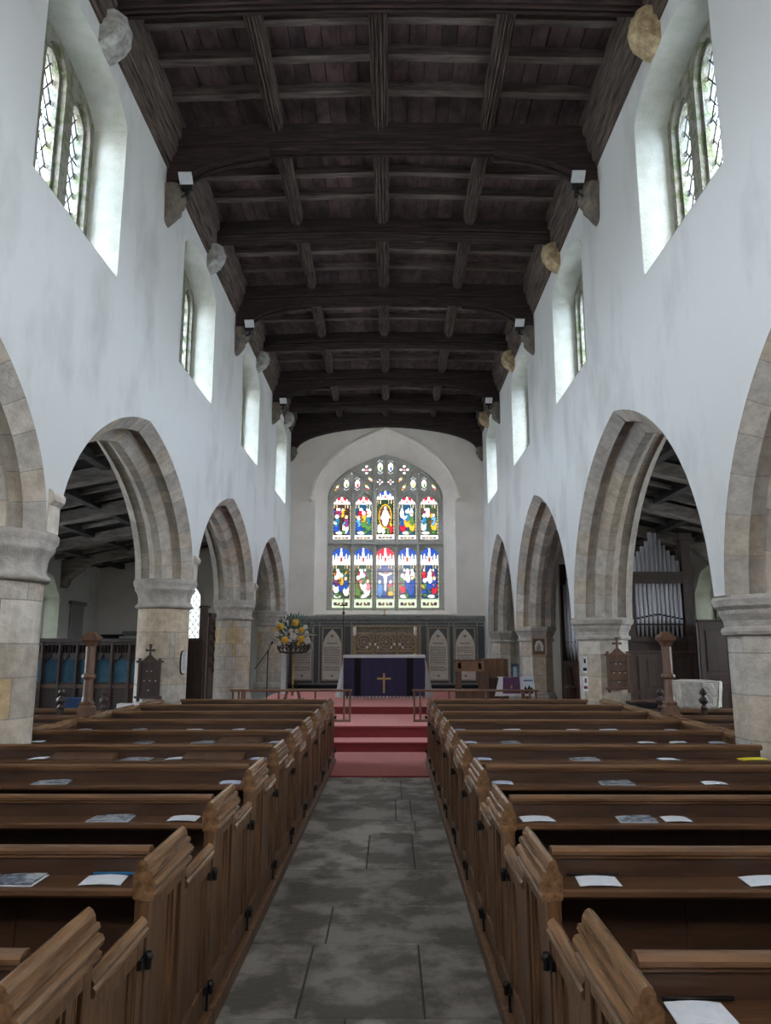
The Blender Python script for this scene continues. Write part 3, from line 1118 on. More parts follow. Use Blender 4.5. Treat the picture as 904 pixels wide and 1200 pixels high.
for c, hw, z0, z1, kind, i in lights:
    F, bgc, head = figs_for(kind, i)
    rr = random.Random(i)

    def fn(u, v, kind=kind, i=i, F=F, bgc=bgc, head=head):
        c0 = paint(kind, i, F, bgc, head, u, v)
        # thin leads where the colour changes
        for du, dv in ((.055, 0), (0, .011)):
            if paint(kind, i, F, bgc, head, u + du, v + dv) != c0:
                if c0 not in (WHITE,) or random.random() < .6:
                    return tuple(x * .35 for x in c0)
        t = random.uniform(.75, 1.2)
        return tuple(x * t for x in c0)
    g = glass_panel(c, hw, z0, z1, fn, 42, 130)
    # saddle bars
    sb_ = MB()
    for q in range(1, 5):
        zz = z0 + (z1 - z0) * q / 5.0
        sb_.tube([(c - .25, YG + .03, zz), (c + .25, YG + .03, zz)], .005, 4)
    sb_.build('saddle_bar', 'lead', g)
for cx, cz, w_, h_, kind in smalls:
    base = random.choice([RUBY, GOLD, GREEN, BLUE])

    def fn(u, v, kind=kind, base=base):
        v2 = v * 2 - 1
        if kind == 'q':
            r = math.hypot(u, v2)
            if r < .22: return ROSE
            if r < .36: return DK
            return WHITE if (abs(u) < .5 or abs(v2) < .5) and r < .8 else SKYB
        if kind == 's':
            return [WHITE, GOLD, GREEN, RUBY][int((v2 + 1) * 3.3 + (u + 1)) % 4]
        if abs(v2) > .62: return SKYB if int(abs(v2) * 20) % 3 == 0 else WHITE
        if ell(u, v2, 0, 0, .4, .5): return base if ell(u, v2, .08, -.2, .28, .28) else WHITE
        return GOLD if abs(u) > .45 else WHITE
    glass_panel(cx, w_, cz - h_, cz + h_, fn, 14, 22, 'tracery_glass')
# sloping sill
MB().prism([(YE + .0, 2.40), (YE + .0, 2.44), (YG + .1, 2.60), (YG + .1, 2.40)], 'x', EWC - 1.90, EWC + 1.90).build('stone_sill', 'plaster_east', eroot)

# ------------------------------------------------------------------ ROOF
def roofz(x):
    return 8.24 - .028 * abs(x - XC)


MB_ = MB()
n = 0
y = Y0
pl = []
# boards above the rafters (boards run from west to east)
x = XL - TH
while x < XR + TH:
    wd = random.uniform(.16, .22)
    t = random.choice([.7, .85, 1.0, 1.15, 1.3])
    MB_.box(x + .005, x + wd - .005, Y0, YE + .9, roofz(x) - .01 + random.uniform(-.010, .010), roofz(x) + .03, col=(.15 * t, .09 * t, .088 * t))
    x += wd
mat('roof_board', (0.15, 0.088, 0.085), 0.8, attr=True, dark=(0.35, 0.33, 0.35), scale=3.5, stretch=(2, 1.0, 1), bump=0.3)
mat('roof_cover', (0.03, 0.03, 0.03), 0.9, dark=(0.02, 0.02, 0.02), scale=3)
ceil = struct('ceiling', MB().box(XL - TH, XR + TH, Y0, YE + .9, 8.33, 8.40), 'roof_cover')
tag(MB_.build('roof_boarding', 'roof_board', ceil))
struct('trim_2', MB().box(XL - TH, XL - .02, Y0, YE, WZ, 8.33).box(XR + .02, XR + TH, Y0, YE, WZ, 8.33), 'roof_cover')

REED = [(-.13, .30), (-.13, .12), (-.105, .105), (-.122, .075), (-.118, .06), (-.09, .062), (-.088, .03), (-.07, .018), (-.05, .035), (-.045, .005), (-.028, -.008), (-.014, .004), (-.010, .028),
        (.010, .028), (.014, .004), (.028, -.008), (.045, .005), (.05, .035), (.07, .018), (.088, .03), (.09, .062), (.118, .06), (.122, .075), (.105, .105), (.13, .12), (.13, .30)]


def reed(w_, h_):
    return [(a * w_ / .26, b * h_ / .30) for a, b in REED]


MAINY = [8.25, 12.35, 16.50]
INTY = [6.16, 10.30, 14.42, 18.42]


def camber(x):
    return .07 * (1 - ((x - XC) / 2.66) ** 2)


def tie_beam(y, braced, label, w_=.27, h_=.34, zb=7.60):
    t = thing('tie_beam', (XC, y, zb), label, 'roof beam', 'roof tie beams')
    mb = MB()
    rings = []
    for k in range(13):
        x = XL - .05 + (XR - XL + .10) * k / 12
        rings.append([(x, y + a, zb + camber(x) + b) for a, b in reed(w_, h_)])
    mb.loft(rings)
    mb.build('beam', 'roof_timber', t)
    if braced:
        for s in (-1, 1):
            xw = XL if s < 0 else XR
            X = lambda d: xw - s * d
            pts = [(X(.0), 7.12), (X(.13), 7.12)] + [(X(a), b) for a, b in bez((.15, 7.16), (.22, 7.45), (.65, 7.60), (1.25, 7.64), 8)] + [(X(1.25), 7.72), (X(0), 7.72)]
            br = MB().prism(pts, 'y', y - .10, y + .10)
            # moulded edge
            e = [(X(a), y, b - .004) for a, b in bez((.15, 7.14), (.22, 7.44), (.65, 7.59), (1.25, 7.635), 10)]
            br.tube([(p[0], y - .075, p[2]) for p in e], .028, 6)
            br.tube([(p[0], y + .075, p[2]) for p in e], .028, 6)
            br.build('arched_brace', 'roof_timber', t)
    return t


tie_beam(4.10, True, 'dark oak braced tie beam above the viewer, out of the picture')
names_m = ['dark moulded tie beam with arched braces, first fully seen from the viewer', 'dark moulded tie beam with arched braces, second from the viewer',
           'dark moulded tie beam with arched braces, third from the viewer']
for i, y in enumerate(MAINY):
    tie_beam(y, True, names_m[i])
names_i = ['dark moulded cross beam along the top edge of the picture', 'dark cross beam without braces just beyond the nearest braced beam', 'dark cross beam without braces just beyond the second braced beam',
           'dark cross beam without braces, last before the east wall']
for i, y in enumerate(INTY):
    tie_beam(y, False, names_i[i], .24, .30, 7.64)
# wall beam against the east wall, its underside a low arch
t = thing('wall_beam', (XC, YE - .12, 7.5), 'dark arched timber beam lying against the east wall above the window', 'roof beam')
arc = [(XL, 6.95), (XL + .13, 6.97)] + [(XL + a, b) for a, b in bez((.16, 7.05), (.3, 7.35), (1.2, 7.60), (-XL + XC, 7.66), 10)]
arc += [(XR - (p[0] - XL), p[1]) for p in arc[::-1]]
MB().prism(arc + [(XR, 8.0), (XL, 8.0)], 'y', YE - .24, YE - .005).build('beam', 'roof_timber', t)
eb = MB()
for dy in (-.22, -.17):
    eb.tube([(x, YE + dy, z - .005) for x, z in arc[2:-2]], .02, 6)
eb.build('moulding', 'roof_timber', t)

ALLB = sorted([4.10] + MAINY + INTY) + [YE - .05]
PUR = [(-1.42, 'left'), (XC - .02, 'ridge'), (1.21, 'right')]
for i in range(len(ALLB) - 1):
    ya, yb = ALLB[i] + (.12 if i else .12), ALLB[i + 1] - .12
    for x, nm in PUR:
        zb = 7.90 if nm == 'ridge' else 7.88
        w_ = .20 if nm == 'ridge' else .18
        mb = MB()
        mb.loft([[(x + a, yy, zb + b) for a, b in reed(w_, .24)] for yy in (ya, yb)])
        tag(mb.build('purlin', 'purlin_timber'), 'moulded %s roof purlin in the %s bay' % ('middle' if nm == 'ridge' else nm + '-hand', ORD[i].replace(' from the viewer', ' from the viewer')), 'roof purlin', 'roof purlins between the beams')
# rafters: each runs from wall to wall above the purlins
for i in range(len(ALLB) - 1):
    ya, yb = ALLB[i], ALLB[i + 1]
    for q in range(3):
        y = ya + (yb - ya) * (q + 1) / 4.0 + random.uniform(-.03, .03)
        hw = random.uniform(.045, .062)
        tw = [random.uniform(-.012, .012) for _ in range(15)]
        mb = MB()
        rings = []
        for k in range(15):
            x = XL - .1 + (XR - XL + .2) * k / 14
            z = roofz(x) - .125 + tw[k] * .6
            rings.append([(x, y - hw + tw[k], z), (x, y + hw + tw[k], z), (x, y + hw + tw[k], z + .13), (x, y - hw + tw[k], z + .13)])
        mb.loft(rings)
        tag(mb.build('rafter', 'rafter_timber'), 'slim weathered roof rafter, %s of three in the %s roof bay' % (ORDS[q], ORD[i]), 'rafter', 'rafters above the purlins')
# moulded wall plates
for s, xw, nm in ((-1, XL, 'left'), (1, XR, 'right')):
    pr = [(0, WZ), (.02, WZ), (.03, WZ + .06), (.06, WZ + .08), (.06, WZ + .16), (.10, WZ + .20), (.13, WZ + .28), (.13, WZ + .36), (.17, WZ + .40), (.17, WZ + .68), (0, WZ + .70)]
    mb = MB().prism([(xw - s * a, b) for a, b in pr], 'y', Y0, YE - .26)
    tag(mb.build('wall_plate', 'purlin_timber'), 'dark moulded timber plate along the top of the %s nave wall' % nm, 'wall plate')


def corbel(x, y, z, s, m, label, sz=1.0, kind=0):
    """a worn carved stone corbel jutting from the wall; s=-1 on the left wall"""
    rnd = random.Random(int(y * 100) + (5 if s > 0 else 0))
    ph = rnd.uniform(0, 6)
    if kind == 1:        # a scroll: flat sides, the outer end a worn roll
        base = [(0, .20), (.17, .21), (.22, .17), (.245, .08), (.235, -.02), (.19, -.10), (.12, -.15), (.05, -.19), (0, -.20)]
        hw = .15
    else:                # a worn head: brow, chin and a tapering foot
        base = [(0, .24), (.18, .25), (.225, .20), (.215, .12), (.235, .05), (.215, -.02), (.18, -.05), (.175, -.12), (.12, -.19), (.05, -.27), (0, -.30)]
        hw = .14
    rings = []
    NS = 8
    for k in range(NS + 1):
        b_ = -1 + 2 * k / NS
        f = (1 - abs(b_) ** 3.2 * (.28 if kind else .42))
        row = []
        for (a_, c_) in base:
            w_ = 1 - .35 * max(0, -c_ / .3) if kind == 0 else 1
            dd = .010 * math.sin(23 * c_ + ph + 4 * b_) + .008 * math.sin(9 * b_ + ph)
            row.append((x - s * (a_ * f + (dd if a_ > .02 else 0)) * sz, y + (b_ * hw * w_ + (.01 * math.sin(14 * c_ + ph))) * sz, z + (c_ * (1 - .08 * abs(b_) ** 3)) * sz))
        rings.append(row)
    mb = MB()
    mb.loft(rings, smooth=False)
    if kind == 1:        # a worn hollow disc on the face looking down the nave
        for r_, dp in ((.10, .012), (.06, .02)):
            mb.lathe(0, 0, [(r_, 0), (r_ * .9, dp)], 14)
            n_ = len(mb.v)
            for q in range(n_ - 28, n_):
                vx, vy, vz = mb.v[q]
                mb.v[q] = (x - s * (.115 + vx) * sz, y - (hw + vz - .01) * sz, z + (.02 + vy) * sz)
    return tag(mb.build('stone_corbel', m), label, 'corbel', 'stone corbels under the roof')


for i, y in enumerate(MAINY + [YE - .16]):
    for s, xw, nm in ((-1, XL, 'left'), (1, XR, 'right')):
        corbel(xw, y, 6.98 if i < 3 else 6.85, s, 'corbel_stone' if s > 0 else 'pale_corbel' if i == 9 else 'corbel_stone',
               'carved dark stone corbel on the %s wall carrying the %s' % (nm, ['nearest braced roof beam', 'second braced roof beam', 'third braced roof beam', 'beam against the east wall'][i]), .95 if i < 3 else .75)
for i, y in enumerate(INTY):
    for s, xw, nm in ((-1, XL, 'left'), (1, XR, 'right')):
        corbel(xw, y + .0, 7.40, s, 'pale_corbel' if s < 0 else 'buff_corbel',
               '%s rounded stone corbel above the %s %s clerestory window' % ('pale grey' if s < 0 else 'yellowish', ['nearest', 'second', 'third', 'farthest'][i], nm), .98, 1)

# floodlights beside the main corbels
for i, y in enumerate(MAINY):
    for s, xw, nm in ((-1, XL, 'left'), (1, XR, 'right')):
        x = xw - s * .27
        t = thing('floodlight', (x, y, 7.2), 'small floodlight with a white face on the %s wall below the %s braced beam' % (nm, ORDS[i]), 'lamp', 'floodlights on the corbels')
        MB().box(x - .07, x + .07, y - .16, y - .09, 7.10, 7.20, bev=.01).box(x - .02, x + .02, y - .14, y - .05, 7.02, 7.12).build('housing', 'black_metal', t)
        rr = MB()
        rr.loft([[(x - .08, y - .26, 7.24), (x + .08, y - .26, 7.24), (x + .08, y - .16, 7.15), (x - .08, y - .16, 7.15)],
                 [(x - .08, y - .25, 7.26), (x + .08, y - .25, 7.26), (x + .08, y - .15, 7.17), (x - .08, y - .15, 7.17)]])
        rr.build('white_face', 'floodlight_white', t)
        tb = MB().tube([(xw, y - .02, 6.95), (xw - s * .12, y - .05, 7.0), (x, y - .11, 7.06)], .014, 6)
        tb.build('bracket', 'black_metal', t)

# ------------------------------------------------------------------ AISLE ROOFS (lean-to)
def aisle_roof(nm, xin, zin, xout, zout):
    sl = (zout - zin) / (xout - xin)
    Z = lambda x: zin + (x - xin) * sl
    ce = struct('ceiling_aisle_%s' % nm, MB().prism([(xin, Z(xin) + .16), (xout, Z(xout) + .16), (xout, Z(xout) + .22), (xin, Z(xin) + .22)], 'y', Y0, YE), 'aisle_timber')
    for i, y in enumerate([2.2, 4.4, 6.6, 8.8, 11.0, 13.2, 15.4, 17.6]):
        mb = MB().prism([(xin, Z(xin) - .10), (xout, Z(xout) - .10), (xout, Z(xout) + .10), (xin, Z(xin) + .10)], 'y', y - .12, y + .12)
        s = 1 if xout > xin else -1
        mb.prism([(xout, Z(xout) - .55), (xout - s * .12, Z(xout) - .55), (xout - s * .20, Z(xout) - .35), (xout - s * .7, Z(xout - s * .7) - .10), (xout, Z(xout) - .08)], 'y', y - .10, y + .10)
        tag(mb.build('aisle_beam', 'aisle_beam'), 'sloping roof beam of the %s aisle, %s' % (nm, ORD[i]), 'roof beam', 'aisle roof beams')
    for k in range(4):
        x = xin + (xout - xin) * (k + .8) / 4.4
        mb = MB().box(x - .07, x + .07, Y0, YE - .01, Z(x) + .02, Z(x) + .15)
        tag(mb.build('aisle_joist', 'aisle_timber'), 'long timber running the length of the %s aisle roof, %s out from the arcade' % (nm, ORDS[k]), 'roof timber', 'aisle roof timbers')
    for j in range(36):
        y = Y0 + .3 + j * .62
        if y > YE - .1 or y < 2: continue
        if min(abs(y - q) for q in [2.2, 4.4, 6.6, 8.8, 11.0, 13.2, 15.4, 17.6]) < .2: continue
        mb = MB().prism([(xin, Z(xin) + .08), (xout, Z(xout) + .08), (xout, Z(xout) + .17), (xin, Z(xin) + .17)], 'y', y - .035, y + .035)
        tag(mb.build('aisle_rafter', 'aisle_beam'), 'thin sloping rafter of the %s aisle roof, about %d metres along from the nearest' % (nm, int(y - 2) + 1), 'rafter', 'aisle rafters %s' % nm)


aisle_roof('left', XL - TH - .003, 4.38, ALX, 3.52)
aisle_roof('right', XR + TH + .003, 4.45, ARX, 3.60)

# ------------------------------------------------------------------ PEWS
PY = [2.11 + .895 * k for k in range(10)]
CAPP = [(-.014, .790), (-.022, .796), (-.022, .806), (-.012, .812), (-.024, .826), (-.027, .838), (-.020, .850), (-.008, .853), (-.014, .866), (-.010, .878), (.000, .880), (.002, .896), (.010, .910),
        (.021, .916), (.032, .911), (.038, .900), (.038, .885), (.052, .87), (.052, .80), (.040, .790)]


def make_pew(s, face, L, label, seatL=None):
    """box pew with its door: s = -1 left of the aisle, +1 right; outward distance u from the panel face"""
    yk = 0.0
    t = thing('box_pew', (face, 0, 0), label, 'pew', 'box pews in the nave')
    X = lambda u: face + s * u

    def bx(mb, u0, u1, y0, y1, z0, z1, bev=0):
        mb.box(X(u0), X(u1), y0, y1, z0, z1, bev=bev)
        return mb
    # tall end panel: stiles, rails and two recessed fields
    ep = MB()
    bx(ep, 0, .045, -.45, -.395, .07, .80, .004)
    bx(ep, 0, .045, -.055, 0, .07, .80, .004)
    bx(ep, 0, .045, -.155, -.115, .18, .74, .004)
    bx(ep, 0.001, .045, -.395, -.055, .07, .18, .004)
    bx(ep, 0.001, .045, -.395, -.055, .735, .80, .004)
    bx(ep, .018, .036, -.40, -.05, .17, .75)
    for y in (-.100, -.085, -.070):
        bx(ep, .010, .02, y - .004, y + .004, .18, .735)
    # moulded edges of the field
    for y in (-.388, -.162):
        bx(ep, .008, .02, y - .007, y + .007, .18, .735, .003)
    ep.build('end_panel', 'pew_oak', t)
    cp = MB().loft([[(X(u), y, z) for u, z in CAPP] for y in (-.455, .0)])
    cp.build('moulded_cap', 'pew_cap_oak', t)
    MB().prism([(X(.045), -.001), (X(.045), -.30)], 'z', 0, .01) if False else None
    bk = MB()
    bx(bk, .045, L, -.29, -.262, .08, .885)
    u = .5
    while u < L:
        bx(bk, u, u + .012, -.296, -.29, .08, .78)
        u += .62
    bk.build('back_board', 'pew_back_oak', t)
    tr_ = MB().prism([(-.292, .876), (-.300, .880), (-.300, .888), (-.309, .893), (-.310, .905), (-.300, .914), (-.285, .917), (-.266, .914), (-.256, .905), (-.256, .888), (-.262, .876)],
                     'x', X(.05), X(L + .01))
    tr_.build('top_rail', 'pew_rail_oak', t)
    bl = MB().prism([(-.29, .820), (-.450, .832) if False else (-.446, .826), (-.455, .820), (-.457, .806), (-.446, .796), (-.29, .796)], 'x', X(.05), X(L))
    bl.build('book_ledge', 'pew_ledge_oak', t)
    sl = seatL or L
    st = MB()
    bx(st, .05, sl, -.26, .10, .42, .455, .008)
    bx(st, .05, sl, .05, .07, .02, .42)
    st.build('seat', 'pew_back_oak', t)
    pb = MB()
    bx(pb, -.028, .05, -.45, .445, 0.0, .075, .006)
    pb.build('plinth', 'pew_oak', t)
    # door
    dr = MB()
    bx(dr, .004, .038, .006, .06, .09, .70, .004)
    bx(dr, .004, .038, .385, .438, .09, .70, .004)
    bx(dr, .005, .038, .06, .385, .09, .19, .004)
    bx(dr, .005, .038, .06, .385, .63, .70, .004)
    bx(dr, .018, .032, .05, .39, .18, .64)
    for y in (.068, .377):
        bx(dr, .009, .02, y - .007, y + .007, .19, .63, .003)
    for y in (.335, .352):
        bx(dr, .010, .02, y - .004, y + .004, .19, .63)
    d = dr.build('door', 'pew_oak', t)
    dc = MB().loft([[(X(a), y, b) for a, b in ((-.006, .69), (-.010, .70), (-.010, .710), (-.002, .716), (-.005, .728), (.004, .740), (.016, .746), (.028, .740), (.034, .73), (.036, .69))] for y in (.004, .438)])
    dc.build('door_cap', 'pew_cap_oak', d)
    for z in (.62, .17):
        hg = MB()
        hg.tube([(X(-.014), .430, z - .025), (X(-.014), .430, z + .025)], .011, 8)
        hg.ball((X(-.018), .428, z + .01), .014, 1)
        bx(hg, -.006, .006, .385, .444, z - .014, z + .014)
        if z < .3: bx(hg, -.006, .004, .430, .442, z - .10, z)
        hg.build('hinge', 'iron', d)
    return t


def place_row(proto, k, label):
    o = proto if k == 0 else dup(proto, 0, PY[k] - PY[0], 0)
    if k == 0:
        def mv(q):
            WLOC[q.name] = tuple(Vector(WLOC[q.name]) + Vector((0, PY[0], 0)))
            for c in q.children: mv(c)
        mv(o)
        o.location.y += PY[0]
    o['label'] = label
    return o


FL, FR = -.785, .505
for s, face, nm in ((-1, FL, 'left'), (1, FR, 'right')):
    lab = lambda k: 'brown oak box pew %s of the aisle, %s%s' % (nm, ['nearest row', 'second row', 'third row', 'fourth row', 'fifth row',
                     'sixth row', 'seventh row', 'eighth row', 'ninth row', 'tenth row'][k], '' if k == 0 else (' from the viewer' if k < 9 else ', beside the steps'))
    full = 3.0 - abs(face) + .0 if s < 0 else 2.76 - abs(face)
    proto = make_pew(s, face, full - .03, lab(0), None)
    first = place_row(proto, 0, lab(0))
    for k in range(1, 10):
        if k == 4 or k == 9:
            continue
        o = dup(first, 0, PY[k] - PY[0], 0)
        o['label'] = lab(k)
    # rows that stop short against a pier
    for k in (4, 9):
        sh = (2.74 - .785) if s < 0 else (2.56 - .505)
        q = make_pew(s, face, sh + (0.17 if k == 4 else .0) if s < 0 else (2.60 - .505 if k == 4 else 2.56 - .505), lab(k), sh - .03 - (0 if s < 0 else .0))
        q.location.y += PY[k]
        def mv(z, d=PY[k]):
            WLOC[z.name] = tuple(Vector(WLOC[z.name]) + Vector((0, d, 0)))
            for c in z.children: mv(c, d)
        mv(q)

# partitions between the nave pews and the aisle pews, with a rail on top
for s, x, nm, ya, yb in ((-1, -3.02, 'left', 6.27, 9.90), (1, 2.80, 'right', 6.12, 9.99)):
    t = thing('pew_partition', (x, ya, 0), 'long low oak partition closing the outer ends of the %s-hand nave pews' % nm, 'partition')
    b = MB().box(x - .02, x + .02, ya, yb, 0, .87)
    b.build('boards', 'pew_oak', t)
    MB().prism([(x - .045, .865), (x - .05, .89), (x - .03, .905), (x, .925), (x + .03, .905), (x + .05, .89), (x + .045, .865)], 'y', ya, yb).build('top_rail', 'pew_cap_oak', t)

# aisle benches beyond the partitions
for s, xin, nm in ((-1, -3.06, 'left'), (1, 2.84, 'right')):
    xout = -7.2 if s < 0 else 6.3
    ks = (4.95, 5.9, 6.8, 7.7, 8.6, 9.5)
    for k, y in enumerate(ks):
        xi = xin if y > 6.2 and y < 9.0 else xin + s * .60
        t = thing('aisle_bench', (xi, y, 0), 'plain brown bench in the %s aisle, %s of the six rows' % (nm, ['nearest', 'second', 'third', 'fourth', 'fifth', 'farthest'][k]), 'pew', 'benches in the side aisles')
        MB().box(xi, xout, y - .28, y - .255, .06, .82).build('back_board', 'pew_back_oak', t)
        MB().prism([(y - .31, .80), (y - .315, .82), (y - .30, .85), (y - .25, .85), (y - .24, .80)], 'x', xi, xout).build('top_rail', 'pew_rail_oak', t)
        MB().box(xi, xout, y - .45, y - .29, .70, .725, bev=.008).build('book_ledge', 'pew_ledge_oak', t)
        MB().box(xi, xout, y - .25, y + .08, .42, .45).build('seat', 'pew_back_oak', t)
        MB().box(xi, xi + s * .04, y - .45, y + .08, 0, .80, bev=.01).build('bench_end', 'pew_oak', t)
        MB().box(xout - s * .04, xout, y - .45, y + .08, 0, .80, bev=.01).build('bench_end', 'pew_oak', t)

# tall wooden staff posts standing on the partitions
for s, x, y, nm in ((-1, -3.02, 7.5, 'left'), (1, 2.80, 7.6, 'right')):
    t = thing('wooden_post', (x, y, .90), 'tall octagonal wooden post with moulded cap rising from the %s pew partition' % nm, 'post')
    MB().lathe(x, y, [(.095, .925), (.095, 1.0), (.075, 1.02), (.08, 1.04), (.06, 1.06)], 4, None, False, PI / 4).build('base_block', 'mid_oak', t)
    MB().lathe(x, y, [(.060, 1.05), (.050, 1.10), (.047, 1.26), (.048, 1.60)], 8, None, False, PI / 8).build('shaft', 'mid_oak', t)
    MB().lathe(x, y, [(.05, 1.27), (.068, 1.285), (.072, 1.30), (.068, 1.315), (.05, 1.33)], 8, None, False, PI / 8).build('middle_band', 'mid_oak', t)
    MB().lathe(x, y, [(.05, 1.59), (.065, 1.61), (.075, 1.635), (.11, 1.66), (.115, 1.685), (.06, 1.73), (.03, 1.745)], 4, None, False, PI / 4).build('cap', 'mid_oak', t)

# turned finials on the benches
for s, x, y, nm in ((-1, -3.93, 8.98, 'outer left'), (-1, -3.41, 8.98, 'inner left'), (1, 3.20, 8.98, 'inner right'), (1, 3.71, 8.98, 'outer right')):
    t = thing('finial_post', (x, y, 0), 'dark turned finial on a bench post in the aisle, %s of four' % nm, 'finial', 'turned finials in the aisles')
    MB().box(x - .03, x + .03, y - .03, y + .03, 0, .86).build('post', 'dark_oak', t)
    MB().lathe(x, y, [(.03, .86), (.045, .88), (.03, .90), (.02, .915), (.05, .94), (.058, .965), (.045, .99), (.02, 1.01), (.018, 1.02), (.04, 1.04), (.045, 1.06), (.03, 1.085), (.008, 1.11)], 16).build('finial', 'dark_oak', t)

# ------------------------------------------------------------------ LEAFLETS on the ledges
PAP = [('L', 1, -1.26, 0.17, 'g', -1.52), ('L', 1, -0.96, 0.14, 'w', 0), ('L', 2, -1.27, 0.18, 'g', 0), ('L', 2, -0.94, 0.13, 'w', 0), ('L', 3, -1.95, 0.19, 'g', 0), ('L', 3, -0.92, 0.12, 'b', 0),
       ('L', 4, -2.45, 0.12, 'w', 0), ('L', 4, -1.76, 0.18, 'g', 0), ('L', 4, -1.50, 0.12, 'w', 0), ('L', 4, -0.92, 0.12, 'b', 0), ('L', 5, -2.90, 0.14, 'w', 0), ('L', 5, -2.01, 0.14, 'g', 0),
       ('L', 5, -1.53, 0.17, 'g', 0), ('L', 5, -0.93, 0.12, 'b', 0), ('L', 6, -2.88, 0.13, 'b', 0), ('L', 6, -2.36, 0.14, 'g', 0), ('L', 6, -1.84, 0.16, 'w', 0), ('L', 6, -1.43, 0.12, 'w', 0),
       ('L', 6, -0.93, 0.12, 'b', 0), ('L', 7, -2.86, 0.14, 'b', 0), ('L', 7, -2.55, 0.16, 'w', 0), ('L', 7, -1.78, 0.16, 'w', 0), ('L', 7, -1.40, 0.12, 'w', 0), ('L', 7, -1.05, 0.18, 'y', 0),
       ('L', 8, -2.86, 0.12, 'b', 0), ('L', 8, -2.4, 0.16, 'g', 0), ('L', 8, -1.49, 0.12, 'w', 0), ('L', 9, -2.11, 0.13, 'w', 0), ('L', 9, -1.90, 0.13, 'w', 0), ('L', 9, -1.40, 0.12, 'w', 0),
       ('R', 0, 0.66, 0.13, 'w', 0), ('R', 1, 0.69, 0.14, 'w', 0), ('R', 1, 1.24, 0.13, 'w', 0), ('R', 2, 0.66, 0.15, 'w', 0), ('R', 2, 1.11, 0.16, 'g', 0), ('R', 2, 1.29, 0.12, 'w', 0),
       ('R', 3, 0.64, 0.12, 'b', 0), ('R', 3, 1.29, 0.18, 'g', 0), ('R', 3, 1.85, 0.13, 'w', 0), ('R', 4, 0.64, 0.12, 'b', 0), ('R', 4, 1.34, 0.18, 'g', 0), ('R', 4, 1.92, 0.13, 'w', 0),
       ('R', 4, 2.50, 0.18, 'y', 0), ('R', 5, 0.64, 0.12, 'b', 0), ('R', 5, 0.97, 0.14, 'g', 0), ('R', 5, 2.08, 0.13, 'w', 0), ('R', 5, 2.33, 0.13, 'w', 0), ('R', 5, 2.65, 0.13, 'b', 0),
       ('R', 6, 0.64, 0.12, 'b', 0), ('R', 6, 1.13, 0.16, 'w', 0), ('R', 6, 1.71, 0.13, 'w', 0), ('R', 6, 2.03, 0.16, 'w', 0), ('R', 6, 2.62, 0.13, 'b', 0), ('R', 7, 0.66, 0.15, 'y', 0),
       ('R', 7, 0.94, 0.13, 'w', 0), ('R', 7, 1.31, 0.15, 'w', 0), ('R', 7, 2.60, 0.15, 'b', 0), ('R', 8, 1.23, 0.14, 'w', 0), ('R', 8, 1.81, 0.15, 'w', 0), ('R', 8, 2.6, 0.12, 'w', 0),
       ('R', 8, .66, .13, 'b', 0), ('R', 9, 1.2, 0.14, 'w', 0), ('R', 9, 1.5, 0.13, 'w', 0), ('R', 9, 2.4, 0.15, 'b', 0), ('R', 9, .66, .13, 'w', 0)]
KN = {'w': ('white_paper', 'white'), 'b': ('blue_paper', 'bluish white'), 'g': ('picture_paper', 'grey picture'), 'y': ('yellow_paper', 'bright yellow')}
seen = {}
for sd, k, x, w_, c, _ in PAP:
    seen.setdefault((sd, k), []).append((x, w_, c))
for (sd, k), lst in seen.items():
    lst.sort(key=lambda q: abs(q[0]))
    for j, (x, w_, c) in enumerate(lst):
        y = PY[k] - .375
        m, cn = KN[c]
        a = random.uniform(-.25, .25)
        w2, d2 = w_ / 2, .05 if c != 'g' else .058
        pts = [(x + p * math.cos(a) - q * math.sin(a) * .4, y + q + p * math.sin(a) * .12) for p, q in ((-w2, -d2), (w2, -d2), (w2 * .96, d2), (-w2 * .96, d2))]
        mb = MB()
        h = .8275
        ring = []
        for i in range(5):
            f = i / 4
            lift = .004 * math.sin(PI * f) + (.006 * f * f if j % 2 else 0)
            p0 = (pts[0][0] * (1 - f) + pts[1][0] * f, pts[0][1] * (1 - f) + pts[1][1] * f)
            p1 = (pts[3][0] * (1 - f) + pts[2][0] * f, pts[3][1] * (1 - f) + pts[2][1] * f)
            ring.append([(p0[0], p0[1], h + lift), (p1[0], p1[1], h + lift), (p1[0], p1[1], h + lift + .002), (p0[0], p0[1], h + lift + .002)])
        mb.loft(ring)
        where = 'nearest the aisle' if j == 0 else 'outermost' if j == len(lst) - 1 and j > 1 else '%s from the aisle' % ORDS[j]
        if len(lst) == 1: where = 'the only one there'
        o = mb.build('leaflet', m)
        if c == 'g':     # a pale border round the printed picture
            bd = MB()
            bd.loft([[(p[0] + (x - p[0]) * -.06, p[1] + (y - p[1]) * -.08, h - .0004) for p in pts], [(p[0] + (x - p[0]) * -.06, p[1] + (y - p[1]) * -.08, h + .0012) for p in pts]])
            z = bd.build('white_border', 'white_paper', None)
            z.parent = o
        tag(o, '%s leaflet on the %s ledge %s of the aisle, %s' % (cn, ORDS[k], 'left' if sd == 'L' else 'right', where), 'leaflet', 'leaflets on the pew ledges')
# blue folder and pens
tag(MB().prism([(-1.02, 2.70), (-.86, 2.70), (-.87, 2.713), (-1.03, 2.713)], 'z', .8268, .832).build('blue_card', 'blue_card'), 'blue card behind the white leaflet on the second left ledge', 'card')
for y0_, x0_, x1_ in ((PY[1] - .315, .60, .78), (PY[0] - .315, .60, .76)):
    tag(MB().tube([(x0_, y0_, .832), (x1_, y0_ + .004, .832)], .0045, 6).build('pencil', 'iron'), 'thin dark pencil lying on the %s ledge right of the aisle' % ('second' if y0_ > 2.2 else 'nearest'), 'pencil')
